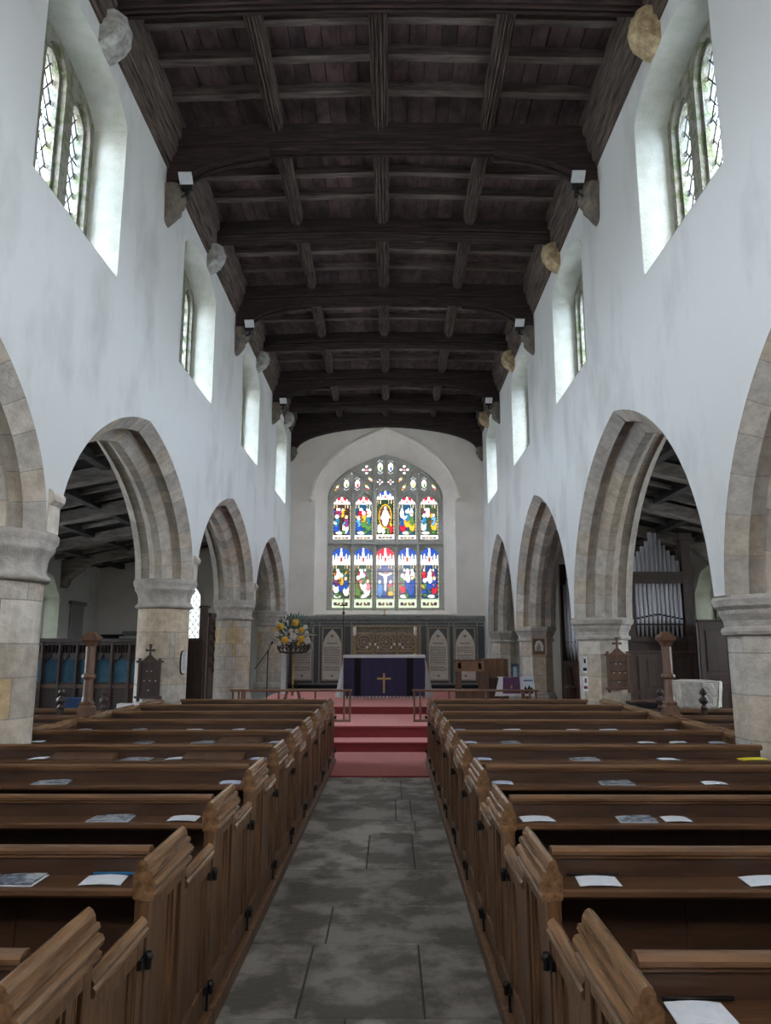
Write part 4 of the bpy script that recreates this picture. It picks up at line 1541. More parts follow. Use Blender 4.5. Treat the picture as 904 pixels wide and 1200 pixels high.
# sloping book rests
for sd, k, xa, xb in (('L', 4, -1.44, -1.02), ('L', 4, -2.36, -1.92), ('L', 5, -1.40, -1.05)):
    y = PY[k] - .37
    tag(MB().prism([(y - .06, .8275), (y + .07, .8275), (y + .07, .862), (y - .06, .838)], 'x', xa, xb).build('book_rest', 'mid_oak'),
        'dark wooden book rest on the %s ledge left of the aisle%s' % (ORDS[k], '' if k == 5 else ', inner one' if xb > -1.2 else ', outer one'), 'book rest')


# ------------------------------------------------------------------ HYMN BOARDS
def hymn_board(cx, cy, z0, z1, w_, label, yaw=0.0):
    t = thing('hymn_board', (cx, cy, z0), label, 'hymn board', 'hymn boards on the piers')
    x0, x1 = cx - w_ / 2, cx + w_ / 2
    f = MB()
    f.box(x0, x0 + .035, cy - .03, cy, z0 - .04, z1 + .03, bev=.004).box(x1 - .035, x1, cy - .03, cy, z0 - .04, z1 + .03, bev=.004)
    f.box(x0 - .03, x1 + .03, cy - .034, cy - .004, z0, z0 + .03, bev=.004).box(x0 - .03, x1 + .03, cy - .034, cy - .004, z1 - .03, z1, bev=.004)
    f.build('frame', 'mid_oak' if cx > 0 else 'dark_oak', t)
    MB().box(x0 + .03, x1 - .03, cy - .012, cy - .002, z0 + .02, z1 - .02).build('board', 'mid_oak' if cx > 0 else 'dark_oak', t)
    n_ = 4
    for i in range(1, n_):
        z = z0 + (z1 - z0) * i / n_
        MB().box(x0 + .03, x1 - .03, cy - .026, cy - .008, z - .008, z + .012).build('slat', 'dark_oak', t)
    for i, q in ((3, .4), (3, .6), (2, .8), (2, .3), (1, .5), (2, .55)):
        z = z0 + (z1 - z0) * i / n_ - .018
        xx = x0 + w_ * q
        MB().box(xx - .006, xx + .006, cy - .03, cy - .02, z - .006, z + .006).build('number_peg', 'white_linen', t)
    g = MB().prism([(cx - .10, z1), (cx + .10, z1), (cx + .06, z1 + .03), (cx + .02, z1 + .07), (cx, z1 + .08), (cx - .02, z1 + .07), (cx - .06, z1 + .03)], 'y', cy - .028, cy - .006)
    g.build('pediment', 'mid_oak' if cx > 0 else 'dark_oak', t)
    c = MB().prism([(cx - .012, z1 + .07), (cx + .012, z1 + .07), (cx + .010, z1 + .125), (cx + .06, z1 + .115), (cx + .065, z1 + .15), (cx + .010, z1 + .145), (cx + .022, z1 + .215),
                    (cx - .022, z1 + .215), (cx - .010, z1 + .145), (cx - .065, z1 + .15), (cx - .06, z1 + .115), (cx - .010, z1 + .125)], 'y', cy - .024, cy - .008)
    c.build('cross', 'mid_oak' if cx > 0 else 'dark_oak', t)
    return t


hymn_board(-3.20, 9.945, .92, 1.41, .30, 'dark wooden hymn board topped by a cross on the second left pier')
hymn_board(3.04, 10.055, 1.03, 1.50, .30, 'brown wooden hymn board topped by a cross on the second right pier')
# white oval notice
t = thing('oval_notice', (-2.79, 10.0, 1.2), 'white rounded notice on a dark backing at the right side of the second left pier', 'notice')


def oval(cx, cz, w_, h_):
    return [(cx + w_ * math.copysign(abs(math.cos(a)) ** .8, math.cos(a)), cz + h_ * math.copysign(abs(math.sin(a)) ** .55, math.sin(a))) for a in [2 * PI * k / 28 for k in range(28)]]


MB().prism(oval(-2.79, 1.38, .045, .16), 'y', 10.035, 10.05).build('backing', 'black_metal', t)
MB().prism(oval(-2.772, 1.385, .036, .15), 'y', 10.02, 10.036).build('plate', 'paint_white', t)
for q in range(8):
    MB().box(-2.80 + .012, -2.745 - .012, 10.016, 10.021, 1.29 + q * .026, 1.297 + q * .026).build('lettering', 'grey_stone', t)
# paper notices on the second right pier's left face
for z0, z1, q in ((1.24, 1.46, 0), (1.00, 1.20, 1)):
    t = tag(MB().box(2.595, 2.665, 10.166, 10.170, z0, z1).build('paper_notice', 'white_paper'), '%s white paper notice on the left side of the second right pier' % ('upper' if q == 0 else 'lower'), 'notice')
    z = MB().box(2.605, 2.655, 10.162, 10.166, z0 + .03, z0 + .07).box(2.62, 2.645, 10.162, 10.166, z1 - .09, z1 - .03)
    tt = z.build('printing', 'black_metal' if q == 0 else 'carpet', None)
    tt.parent = t
# framed picture on the third right pier
t = thing('framed_picture', (2.96, 14.86, 1.6), 'small framed picture of a pale robed figure on the third right pier', 'picture')
MB().plate([(2.80, 1.41), (3.10, 1.41), (3.10, 1.77), (2.80, 1.77)], [[(2.83, 1.44), (3.07, 1.44), (3.07, 1.74), (2.83, 1.74)]], 'y', 14.82, 14.86).build('frame', 'panel_frame', t)
MB().box(2.82, 3.08, 14.845, 14.862, 1.43, 1.75).build('canvas', 'mid_oak', t)
MB().prism([(2.87, 1.50), (3.03, 1.50), (3.04, 1.60), (3.0, 1.69), (2.95, 1.71), (2.90, 1.69), (2.86, 1.60)], 'y', 14.838, 14.846).build('painted_arch', 'panel_cream', t)
MB().prism([(2.89, 1.50), (2.99, 1.50), (2.98, 1.58), (2.955, 1.63), (2.93, 1.63), (2.905, 1.58)], 'y', 14.834, 14.839).ball((2.943, 14.838, 1.645), .018, 1, 0, None, (1, .2, 1)).build('painted_figure', 'grey_stone', t)

# ------------------------------------------------------------------ EAST WALL DADO
YD = YE
t = thing('reredos_panelling', (XC, YD - .06, .48), 'dark mosaic wall panelling with grey stone ledge below the east window', 'wall panelling')
MB().box(XL + .05, XR - .05, YD - .045, YD - .004, .50, 2.26).build('mosaic', 'mosaic_tile', t)
MB().prism([(YD - .003, 2.24), (YD - .06, 2.24), (YD - .07, 2.27), (YD - .10, 2.30), (YD - .11, 2.34), (YD - .11, 2.38), (YD - .003, 2.40)], 'x', XL + .03, XR - .03).build('stone_ledge', 'grey_stone', t)
fb = MB()
for x in (-2.72, -2.06, -1.90, -1.25, -1.05, .80, .97, 1.56, 1.68, 2.31):
    fb.box(x - .018, x + .018, YD - .056, YD - .046, .62, 2.22)
for z in (.62, 2.14, 2.22):
    fb.box(XL + .05, XR - .05, YD - .057, YD - .0465, z - .015, z + .015)
fb.build('stone_strips', 'grey_stone', t)
MB().box(XL + .05, XR - .05, YD - .08, YD - .046, .50, .58).build('skirting', 'black_cloth', t)


def text_panel(x0, x1, label, seed):
    z0, z1 = .70, 2.09
    t = thing('text_panel', ((x0 + x1) / 2, YD - .09, z0), label, 'panel', 'text panels beside the altar')
    MB().plate([(x0, z0), (x1, z0), (x1, z1), (x0, z1)], [[(x0 + .03, z0 + .03), (x1 - .03, z0 + .03), (x1 - .03, z1 - .03), (x0 + .03, z1 - .03)]], 'y', YD - .088, YD - .058).build('frame', 'panel_frame', t)
    MB().box(x0 + .02, x1 - .02, YD - .072, YD - .0585, z0 + .02, z1 - .02).build('board', 'panel_cream', t)
    cx = (x0 + x1) / 2
    hw = (x1 - x0) / 2 - .035
    zs = z1 - .46
    arch = bez((hw, zs), (hw * .92, zs + .22), (hw * .35, z1 - .12), (0, z1 - .045), 8)
    top = z1 - .03
    for s in (-1, 1):     # the dark spandrels each side of the painted arch
        MB().prism([(cx + s * a, b) for a, b in arch] + [(cx, top), (cx + s * hw, top)], 'y', YD - .076, YD - .0725).build('spandrel', 'mosaic_tile', t)
    rd = random.Random(seed)
    ink = MB()
    z = zs - .05
    ink.box(cx - .14, cx + .14, YD - .075, YD - .0722, zs + .03, zs + .05)
    line = 0
    while z > z0 + .24:
        h_ = rd.choice([.014, .016])
        x = x0 + .06
        while x < x1 - .08:
            w_ = rd.uniform(.012, .045)
            ink.box(x, min(x + w_, x1 - .06), YD - .075, YD - .0722, z - h_, z)
            x += w_ + rd.uniform(.006, .014)
        line += 1
        z -= .034 if line % rd.choice([5, 7, 9]) else .062
    # leaf ornaments
    for zz, r in ((z1 - .24, .05), (z0 + .12, .035)):
        for k in range(5):
            a = PI / 2 + (k - 2) * .75
            ink.tube([(cx, YD - .074, zz), (cx + r * math.cos(a), YD - .074, zz + r * math.sin(a))], .007, 5)
        ink.box(cx - .004, cx + .004, YD - .076, YD - .0722, zz - r, zz)
    ink.build('lettering', 'panel_ink', t)


text_panel(-2.62, -2.07, 'cream lettered panel with arched head, partly behind the flower arrangement', 1)
text_panel(-1.83, -1.28, 'cream lettered panel with arched head, immediately left of the altar', 2)
text_panel(.99, 1.54, 'cream lettered panel with arched head, immediately right of the altar', 3)
text_panel(1.70, 2.26, 'cream lettered panel with arched head, farthest right above the chair', 4)

# gilt carved reredos behind the altar
t = thing('gilt_reredos', (-.13, YD - .12, 1.2), 'brown and gilt carved reredos panel with roundels behind the altar', 'altar panel')
x0, x1, z0, z1 = -1.04, .80, 1.10, 2.14
MB().plate([(x0, z0), (x1, z0), (x1, z1), (x0, z1)], [[(x0 + .05, z0 + .05), (x1 - .05, z0 + .05), (x1 - .05, z1 - .05), (x0 + .05, z1 - .05)]], 'y', YD - .17, YD - .10).build('frame', 'panel_frame', t)
MB().box(x0 + .04, x1 - .04, YD - .13, YD - .101, z0 + .04, z1 - .04).build('ground', 'gilt_carving', t)
for i, cx in enumerate((-.70, -.12, .46)):
    c = MB()
    bm = []
    for k in range(24):
        a0, a1 = 2 * PI * k / 24, 2 * PI * (k + 1) / 24
        c.tube([(cx + .19 * math.cos(a0), YD - .137, 1.70 + .19 * math.sin(a0)), (cx + .19 * math.cos(a1), YD - .137, 1.70 + .19 * math.sin(a1))], .014, 5)
        c.tube([(cx + .10 * math.cos(a0), YD - .137, 1.70 + .10 * math.sin(a0)), (cx + .10 * math.cos(a1), YD - .137, 1.70 + .10 * math.sin(a1))], .01, 5)
    for k in range(8):
        a = 2 * PI * k / 8
        c.tube([(cx + .1 * math.cos(a), YD - .137, 1.70 + .1 * math.sin(a)), (cx + .19 * math.cos(a), YD - .137, 1.70 + .19 * math.sin(a))], .008, 5)
    c.ball((cx, YD - .135, 1.70), .05, 1, .1, None, (1, .4, 1))
    c.box(cx - .24, cx + .24, YD - .138, YD - .128, 1.92, 1.945).box(cx - .24, cx + .24, YD - .138, YD - .128, 1.455, 1.48)
    c.box(cx - .25, cx - .235, YD - .138, YD - .128, 1.46, 1.94).box(cx + .235, cx + .25, YD - .138, YD - .128, 1.46, 1.94)
    c.build('carved_roundel', 'gilt_relief', t)

# ------------------------------------------------------------------ ALTAR
AY0, AY1, AZ = 16.30, 17.10, 1.40
t = thing('altar', (-.14, AY0, .48), 'altar table with white top cloth and purple frontal bearing a gold cross', 'altar')
tb = MB().box(-.98, .70, AY0 + .06, AY1 - .04, 1.33, 1.385)
for x in (-.93, .65):
    for y in (AY0 + .10, AY1 - .10):
        tb.box(x - .04, x + .04, y - .04, y + .04, .48, 1.33)
tb.build('table', 'mid_oak', t)
MB().box(-1.04, .76, AY0 - .005, AY1, 1.385, 1.405, bev=.006).box(-1.04, .76, AY0 - .012, AY0 - .004, 1.345, 1.40).build('top_cloth', 'white_linen', t)
fr = MB()
N = 48
r0, r1 = [], []
for k in range(N + 1):
    x = -1.02 + 1.76 * k / N
    dy = .006 * math.sin(k * .9)
    r0.append((x, AY0 + .006 + dy * .3, 1.352))
    r1.append((x, AY0 + .004 + dy, .53))
fr.loft([r0, r1, [(a, b + .012, c) for a, b, c in r1], [(a, b + .012, c) for a, b, c in r0]], closed=False, caps=False)
fr.build('purple_frontal', 'purple_cloth', t)
for x in (-.72, .42):
    MB().box(x - .07, x + .07, AY0 - .008, AY0 - .003, .535, 1.345).build('black_band', 'black_cloth', t)
MB().plate([(-.165, .60), (-.125, .60), (-.125, .885), (.005, .885), (.005, .925), (-.125, .925), (-.125, 1.02), (-.165, 1.02), (-.165, .925), (-.295, .925), (-.295, .885), (-.165, .885)], [], 'y', AY0 - .02, AY0 - .006).build('gold_cross', 'gold', t)
fg = MB()
x = -1.0
while x < .72:
    fg.prism([(x, .535), (x + .042, .535), (x + .03, .485), (x + .012, .485)], 'y', AY0 - .004, AY0 + .004)
    x += .075
fg.build('fringe', 'white_linen', t)
for s, xa in ((-1, -1.03), (1, .75)):
    rings = []
    for q in range(9):
        z = 1.395 - (1.395 - .50) * q / 8
        f = q / 8
        row = []
        for k in range(25):
            g = k / 24
            xx = xa + s * (.01 + .15 * f + .035 * f * math.sin(g * 19))
            if g < .3: xx -= s * (.3 - g) * .55 * f
            yy = AY0 - .02 * (1 - g) - .05 * f * (1 - g) + (AY1 - AY0) * g
            row.append((xx, yy, z))
        rings.append(row)
    dm = MB().loft(rings, closed=False, caps=False, smooth=True)
    back = [[(a - s * .006, b, c) for a, b, c in r] for r in rings]
    dm.loft(back, closed=False, caps=False, smooth=True)
    dm.build('side_drape', 'white_linen', t)


def candlestick(x, y, z, h_, ch, cr_, label, m='brass', lit=False):
    t = thing('candlestick', (x, y, z), label, 'candlestick')
    MB().lathe(x, y, [(.055, z), (.055, z + .012), (.025, z + .03), (.012, z + .05), (.018, z + h_ * .3), (.010, z + h_ * .4), (.010, z + h_ * .6), (.02, z + h_ * .7), (.010, z + h_ * .8),
                      (.012, z + h_ - .03), (.032, z + h_ - .01), (.034, z + h_)], 16).build('stem', m, t)
    MB().lathe(x, y, [(cr_, z + h_), (cr_, z + h_ + ch - .01), (cr_ * .5, z + h_ + ch)], 16).build('candle', 'wax', t)


candlestick(-.815, 16.80, 1.406, .43, .19, .034, 'tall candlestick with a thick cream candle at the left end of the altar')
candlestick(.555, 16.80, 1.406, .43, .19, .034, 'tall candlestick with a thick cream candle at the right end of the altar')
for cx, nm in ((-.405, 'left'), (.15, 'right')):
    t = thing('candelabrum', (cx, 16.9, 1.406), 'thin candelabrum with four short white candles, %s of the altar middle' % nm, 'candelabrum', 'candelabra on the altar')
    fr = MB().lathe(cx, 16.9, [(.05, 1.406), (.05, 1.414), (.008, 1.43), (.007, 1.60)], 12)
    for d, z in ((-.135, 1.54), (-.065, 1.61), (.055, 1.61), (.12, 1.54)):
        fr.tube([(cx, 16.9, 1.50), (cx + d * .6, 16.9, z - .06), (cx + d, 16.9, z - .01)], .006, 6)
        fr.lathe(cx + d, 16.9, [(.02, z - .01), (.024, z)], 10)
    fr.build('branches', 'brass', t)
    for d, z in ((-.135, 1.54), (-.065, 1.61), (.055, 1.61), (.12, 1.54)):
        MB().lathe(cx + d, 16.9, [(.022, z), (.022, z + .05), (.01, z + .054)], 12).build('candle', 'wax', t)
# processional cross on a tall staff left of the altar
t = thing('processional_cross', (-1.10, 17.32, .48), 'slender processional cross on a tall dark staff at the left of the altar', 'cross')
MB().lathe(-1.10, 17.32, [(.12, .48), (.12, .50), (.03, .53), (.011, .56), (.011, 2.32), (.03, 2.34), (.034, 2.37), (.012, 2.40), (.009, 2.68)], 12).build('staff', 'dark_oak', t)
MB().box(-1.18, -1.02, 17.312, 17.328, 2.52, 2.545).box(-1.112, -1.088, 17.312, 17.328, 2.40, 2.70).ball((-1.18, 17.32, 2.532), .016, 1).ball((-1.02, 17.32, 2.532), .016, 1).build('cross', 'dark_oak', t)
t = thing('standing_cross', (-.16, YE - .06, 2.405), 'small brass cross standing on the ledge under the middle of the east window', 'cross')
MB().box(-.21, -.11, YE - .10, YE - .03, 2.402, 2.42).box(-.172, -.148, YE - .072, YE - .052, 2.41, 2.62).box(-.23, -.09, YE - .072, YE - .052, 2.535, 2.56).build('cross', 'gold', t)


# ------------------------------------------------------------------ COMMUNION RAILS
def comm_rail(xa, xb, label, open_end):
    """open_end: x of the gateway end"""
    y, zb, zt = 12.80, .34, .84
    t = thing('communion_rail', ((xa + xb) / 2, y, zb), label, 'rail', 'communion rails')
    MB().prism([(y - .05, zt), (y - .06, zt + .015), (y - .05, zt + .032), (y + .05, zt + .032), (y + .06, zt + .015), (y + .05, zt)], 'x', xa, xb).build('top_rail', 'rail_oak', t)
    sd = 1 if open_end == xb else -1
    for d in (.03, .13):
        x = open_end - sd * d
        MB().box(x - .016, x + .016, y - .025, y + .025, zb, zt).build('post', 'rail_oak', t)
    MB().box(min(open_end - sd * .02, open_end - sd * 1.0), max(open_end - sd * .02, open_end - sd * 1.0), y - .03, y + .03, zb, zb + .04).build('foot_rail', 'rail_oak', t)
    x = open_end - sd * .62
    while min(xa, xb) + .05 < x < max(xa, xb) - .05:
        MB().box(x - .016, x + .016, y - .02, y + .02, zb, zt).build('post', 'rail_oak', t)
        x -= sd * .62
    x = xa + .04 if sd == 1 else xb - .04
    for q in (0, .10, .20):
        MB().box(x + sd * q - .016, x + sd * q + .016, y - .02, y + .02, zb, zt).build('post', 'rail_oak', t)


comm_rail(-3.12 + .40, -.66, 'low oak communion rail left of the altar steps', -.66)
comm_rail(.37, 2.50, 'low oak communion rail right of the altar steps', .37)

# ------------------------------------------------------------------ FLOWER STAND
fx, fy = -2.02, 15.5
t = thing('flower_stand', (fx, fy, .48), 'ornate brass and iron pedestal stand holding the flower arrangement', 'flower stand')
MB().lathe(fx, fy, [(.035, .60), (.02, .66), (.018, .80), (.03, .84), (.018, .88), (.018, 1.25), (.032, 1.30), (.018, 1.34), (.02, 1.46)], 14).build('column', 'brass', t)
lg = MB()
for k in range(4):
    a = PI / 4 + k * PI / 2
    c_, s_ = math.cos(a), math.sin(a)
    lg.tube([(fx + r * c_, fy + r * s_, z) for r, z in ((.02, .66), (.10, .72), (.17, .66), (.20, .55), (.24, .49), (.28, .50), (.29, .54))], .012, 6)
    lg.tube([(fx + r * c_, fy + r * s_, z) for r, z in ((.02, .80), (.08, .86), (.13, .82), (.11, .76), (.07, .77))], .008, 6)
lg.build('scroll_feet', 'iron', t)
bk = MB()
for k in range(20):
    a = 2 * PI * k / 20
    c_, s_ = math.cos(a), math.sin(a)
    bk.tube([(fx + .16 * c_, fy + .16 * s_, 1.45), (fx + .30 * c_, fy + .30 * s_, 1.50), (fx + .33 * c_, fy + .33 * s_, 1.62), (fx + .31 * c_, fy + .31 * s_, 1.68)], .010, 5)
    b = a + PI / 20
    bk.tube([(fx + .32 * math.cos(a), fy + .32 * math.sin(a), 1.52), (fx + .33 * math.cos(b), fy + .33 * math.sin(b), 1.60), (fx + .32 * math.cos(a + PI / 10), fy + .32 * math.sin(a + PI / 10), 1.66)], .010, 5)
bk.lathe(fx, fy, [(.02, 1.44), (.20, 1.46), (.22, 1.48), (.02, 1.47)], 20)
for z, r in ((1.47, .29), (1.67, .325)):
    bk.tube([(fx + r * math.cos(2 * PI * k / 24), fy + r * math.sin(2 * PI * k / 24), z) for k in range(25)], .013, 6)
bk.build('pierced_basket', 'dark_oak', t)

t = thing('flower_arrangement', (fx, fy, 1.5), 'large arrangement of yellow and white blooms with grey-green leaves on the stand', 'flowers')
rd = random.Random(5)
lf = MB()
dl = MB()
for k in range(330):
    a, e = rd.uniform(0, 2 * PI), rd.uniform(-.35, 1.5)
    r = rd.uniform(.18, .42) * (1.0 if e > .2 else .95)
    p = Vector((fx + r * math.cos(a) * math.cos(e), fy + r * math.sin(a) * math.cos(e) * .8, 1.72 + r * math.sin(e) * 1.25))
    L_ = rd.uniform(.05, .12)
    d = (p - Vector((fx, fy, 1.6))).normalized()
    d = (d + Vector((rd.uniform(-.6, .6), rd.uniform(-.6, .6), rd.uniform(-.5, .5)))).normalized()
    n_ = d.cross(Vector((rd.uniform(-1, 1), rd.uniform(-1, 1), .3))).normalized() * L_ * .22
    m_ = p + d * L_ * .5 + d.cross(n_).normalized() * .01
    tgt = dl if (e < -.05 and k % 2) or k % 9 == 0 else lf
    tgt.quad(tuple(p), tuple(m_ + n_), tuple(p + d * L_), tuple(m_ - n_))
for k in range(14):     # sprays of dark leaves and long stems
    a = rd.uniform(0, 2 * PI)
    c_, s_ = math.cos(a), math.sin(a)
    lf.tube([(fx, fy, 1.6), (fx + .22 * c_, fy + .2 * s_, 1.8), (fx + .36 * c_, fy + .3 * s_, 1.9 + .2 * rd.random())], .005, 4)
lf.tube([(fx + .05, fy, 1.9), (fx + .06, fy, 2.2), (fx + .12, fy, 2.32)], .02, 5, None, .004)
lf.tube([(fx - .1, fy, 1.9), (fx - .22, fy, 2.1), (fx - .30, fy, 2.2)], .015, 5, None, .004)
lf.build('foliage', 'leaf', t)
dl.build('dark_foliage', 'dark_leaf', t)
for dx, dz, r in ((-.23, .37, .075), (.07, .45, .080), (.20, .30, .065), (-.14, .10, .078), (.20, .12, .075), (.14, .02, .04)):
    fl = MB()
    for k in range(7):
        a = 2 * PI * k / 7
        fl.ball((fx + dx + r * .38 * math.cos(a), fy - .33, 1.62 + dz + r * .38 * math.sin(a)), r * .6, 2, .10, None, (1, .7, 1))
    fl.ball((fx + dx, fy - .36, 1.62 + dz), r * .62, 2, .12)
    fl.build('yellow_bloom', 'yellow_flower', t)
for dx, dz, r in ((-.32, .22, .06), (.02, .17, .085), (-.05, .06, .06), (.31, .08, .07), (.27, .36, .055), (-.02, .28, .055), (-.30, .42, .05), (-.25, .02, .05), (.10, .28, .05), (.30, .25, .045)):
    fl = MB()
    for k in range(6):
        a = 2 * PI * k / 6
        fl.ball((fx + dx + r * .42 * math.cos(a), fy - .30, 1.62 + dz + r * .42 * math.sin(a)), r * .55, 2, .14, None, (1, .7, 1))
    fl.build('white_bloom', 'white_flower', t)
sp_ = MB()
sp_.tube([(fx + .2, fy - .2, 1.80), (fx + .38, fy - .25, 1.83), (fx + .52, fy - .28, 1.82)], .022, 6, None, .004)
sp_.tube([(fx + .3, fy - .2, 1.80), (fx + .41, fy - .2, 1.62), (fx + .43, fy - .2, 1.52)], .015, 5, None, .005)
sp_.build('white_spray', 'white_flower', t)

# microphone stand
t = thing('microphone_stand', (-2.5, 15.2, .48), 'black microphone stand with a boom arm beside the third left pier', 'microphone stand')
MB().lathe(-2.5, 15.2, [(.13, .48), (.13, .495), (.02, .51), (.011, .53), (.011, 1.45), (.018, 1.46), (.018, 1.50), (.008, 1.51)], 14).build('stand', 'black_metal', t)
MB().tube([(-2.76, 15.2, 1.14), (-2.5, 15.2, 1.49), (-2.44, 15.2, 1.64)], .009, 6).build('boom', 'black_metal', t)
MB().tube([(-2.44, 15.2, 1.64), (-2.405, 15.2, 1.69)], .020, 10, None, .024).build('microphone', 'black_metal', t)
# white board behind the stand
tag(MB().prism([(-2.56, .50), (-2.44, .50), (-2.46, 1.42), (-2.56, 1.42)], 'y', 17.5, 17.53).build('white_board', 'paint_white'), 'narrow white board standing between the end pier and the flower stand', 'board')

# ------------------------------------------------------------------ CHANCEL FURNITURE, RIGHT
# open-fronted prayer desk (panel across the top of two posts)
dx0, dx1, dy = 1.40, 2.03, 16.3
t = thing('prayer_desk', (1.7, dy, .48), 'tall light oak prayer desk with an open middle right of the altar', 'desk')
for x in (dx0, dx1 - .13):
    MB().box(x, x + .14, dy, dy + .05, .48, 1.24, bev=.006).build('side_board', 'mid_oak', t)
MB().plate([(dx0, 1.06), (dx1, 1.06), (dx1, 1.31), (dx0, 1.31)], [[(dx0 + .06, 1.11), (dx1 - .06, 1.11), (dx1 - .06, 1.26), (dx0 + .06, 1.26)]], 'y', dy - .02, dy + .02).box(dx0 + .05, dx1 - .05, dy, dy + .01, 1.10, 1.27).build('top_panel', 'pale_oak', t)
MB().box(dx0 + .13, dx1 - .13, dy + .01, dy + .04, .48, .66, bev=.005).build('kneeling_board', 'mid_oak', t)
MB().prism([(dy - .03, 1.31), (dy + .30, 1.27), (dy + .30, 1.24), (dy - .03, 1.28)], 'x', dx0 - .01, dx1 + .01).build('desk_top', 'mid_oak', t)
# big panelled chair
t = thing('panelled_chair', (2.36, 16.5, .48), 'high-backed plain oak chair between the prayer desk and the third right pier', 'chair')
MB().box(2.12, 2.54, 16.72, 16.76, .9, 1.33, bev=.006).build('backrest', 'pale_oak', t)
MB().box(2.03, 2.12, 16.25, 16.78, .48, 1.32, bev=.008).build('side_panel', 'mid_oak', t)
MB().box(2.54, 2.545, 16.25, 16.78, .48, 1.32).build('side_panel', 'mid_oak', t)
MB().box(2.12, 2.54, 16.30, 16.74, .90, .94, bev=.008).build('seat', 'mid_oak', t)
MB().box(2.13, 2.53, 16.40, 16.44, .48, .90).build('front_board', 'dark_oak', t)
# small side table with cloths
tx0, tx1, ty, tz = 2.02, 2.70, 14.27, 1.02
t = thing('side_table', (2.36, ty, .48), 'small table draped with white and purple cloths in front of the third right pier', 'table')
tb = MB().box(tx0 + .04, tx1 - .04, ty, ty + .22, .98, 1.0)
tb.build('table_top', 'mid_oak', t)
for x in (tx0 + .10, tx1 - .10):
    for y in (ty + .05, ty + .18):
        MB().box(x - .02, x + .02, y - .02, y + .02, .48, .98).build('leg', 'mid_oak', t)
cl = MB()
rings = []
for q in range(7):
    f = q / 6
    z = 1.012 - .34 * f
    row = []
    for k in range(31):
        g = k / 30
        xx = tx0 + .03 - .09 * f * (1 - g) + (tx1 - tx0 - .06 + .06 * f) * g
        row.append((xx, ty - .015 - .03 * f - .012 * f * math.sin(g * 22), z))
    rings.append(row)
cl.loft(rings, closed=False, caps=False, smooth=True)
cl.box(tx0 + .03, tx1 - .03, ty - .015, ty + .22, 1.004, 1.014)
cl.build('white_cloth', 'white_linen', t)
MB().loft([[(2.13, ty - .024, 1.018), (2.44, ty - .024, 1.018)], [(2.11, ty - .062, .72), (2.45, ty - .062, .72)], [(2.11, ty - .058, .72), (2.45, ty - .058, .72)], [(2.13, ty - .020, 1.018), (2.44, ty - .020, 1.018)]], closed=False, caps=False).build('purple_cloth', 'small_purple_cloth', t)
MB().prism([(2.265, .83), (2.28, .80), (2.295, .83), (2.29, .87), (2.27, .87)], 'y', ty - .06, ty - .048).build('gold_emblem', 'gold', t)
t = thing('glass_vase', (2.385, 14.38, 1.014), 'square glass lantern holding a white candle on the small table', 'lantern')
MB().plate([(2.315, 14.31), (2.455, 14.31), (2.455, 14.45), (2.315, 14.45)], [[(2.32, 14.315), (2.45, 14.315), (2.45, 14.445), (2.32, 14.445)]], 'z', 1.016, 1.27).build('glass_body', 'clear_glass', t)
MB().box(2.315, 2.455, 14.31, 14.45, 1.014, 1.022).build('base', 'grey_stone', t)
MB().lathe(2.385, 14.38, [(.04, 1.023), (.04, 1.20), (.02, 1.21)], 16).build('candle', 'wax', t)
t = thing('picture_banner', (2.59, 14.2, .8), 'white banner with dark silhouettes of figures at the right of the small table', 'banner')
MB().prism([(2.47, .70), (2.72, .70), (2.69, 1.05), (2.48, 1.05)], 'y', 14.185, 14.197).build('cloth', 'white_paper', t)
MB().prism([(x - .30 - (x - 2.77) * .1, z) for x, z in [(2.82, .72), (2.82, .82), (2.84, .86), (2.86, .83), (2.88, .80), (2.90, .84), (2.92, .88), (2.945, .84), (2.955, .81), (2.975, .85), (3.0, .80), (3.0, .72)]], 'y', 14.178, 14.184).build('silhouettes', 'black_metal', t)
lb = MB()
for k in range(9):
    lb.box(2.50 + k * .020, 2.514 + k * .020, 14.178, 14.184, .945, .975)
lb.build('lettering', 'blue_card', t)
# dark cupboard behind the third pier
t = thing('dark_cupboard', (3.62, 14.6, .4), 'dark wooden stall with a ledge to the right of the third right pier', 'cupboard')
MB().box(3.44, 3.555, 14.75, 15.15, .0, 1.18, bev=.01).build('body', 'organ_oak', t)
MB().box(3.40, 3.55, 14.45, 14.80, .80, .84, bev=.008).build('ledge', 'mid_oak', t)
MB().box(3.44, 3.48, 14.57, 14.61, .0, .80).build('leg', 'mid_oak', t)
MB().box(3.51, 3.545, 14.57, 14.61, .0, .80).build('leg', 'mid_oak', t)

# ------------------------------------------------------------------ ORGAN
OX0, OX1, OY = 3.78, 4.84, 12.0
t = thing('pipe_organ', (4.3, OY, 0), 'pipe organ with silver pipes in a dark case in the right aisle', 'organ')
b = MB()
b.box(3.70, 4.72, OY + .10, OY + 3.6, 0, 3.15)
b.box(3.56, 3.72, OY + 3.5, OY + 3.66, 0, 3.3)
b.build('case_body', 'dark_oak', t)
MB().box(OX1 - .10, OX1 + .06, OY - .06, OY + .12, 0, 3.34).box(OX1 - .14, OX1 + .10, OY - .09, OY + .15, 3.30, 3.36, bev=.01).box(OX1 - .13, OX1 + .09, OY - .08, OY + .14, 3.36, 3.42, bev=.01).build('right_post', 'dark_oak', t)
MB().box(OX0, OX0 + .16, OY - .05, OY + .12, 0, 2.62).box(OX0 - .02, OX0 + .18, OY - .07, OY + .14, 2.60, 2.66, bev=.01).build('left_post', 'dark_oak', t)
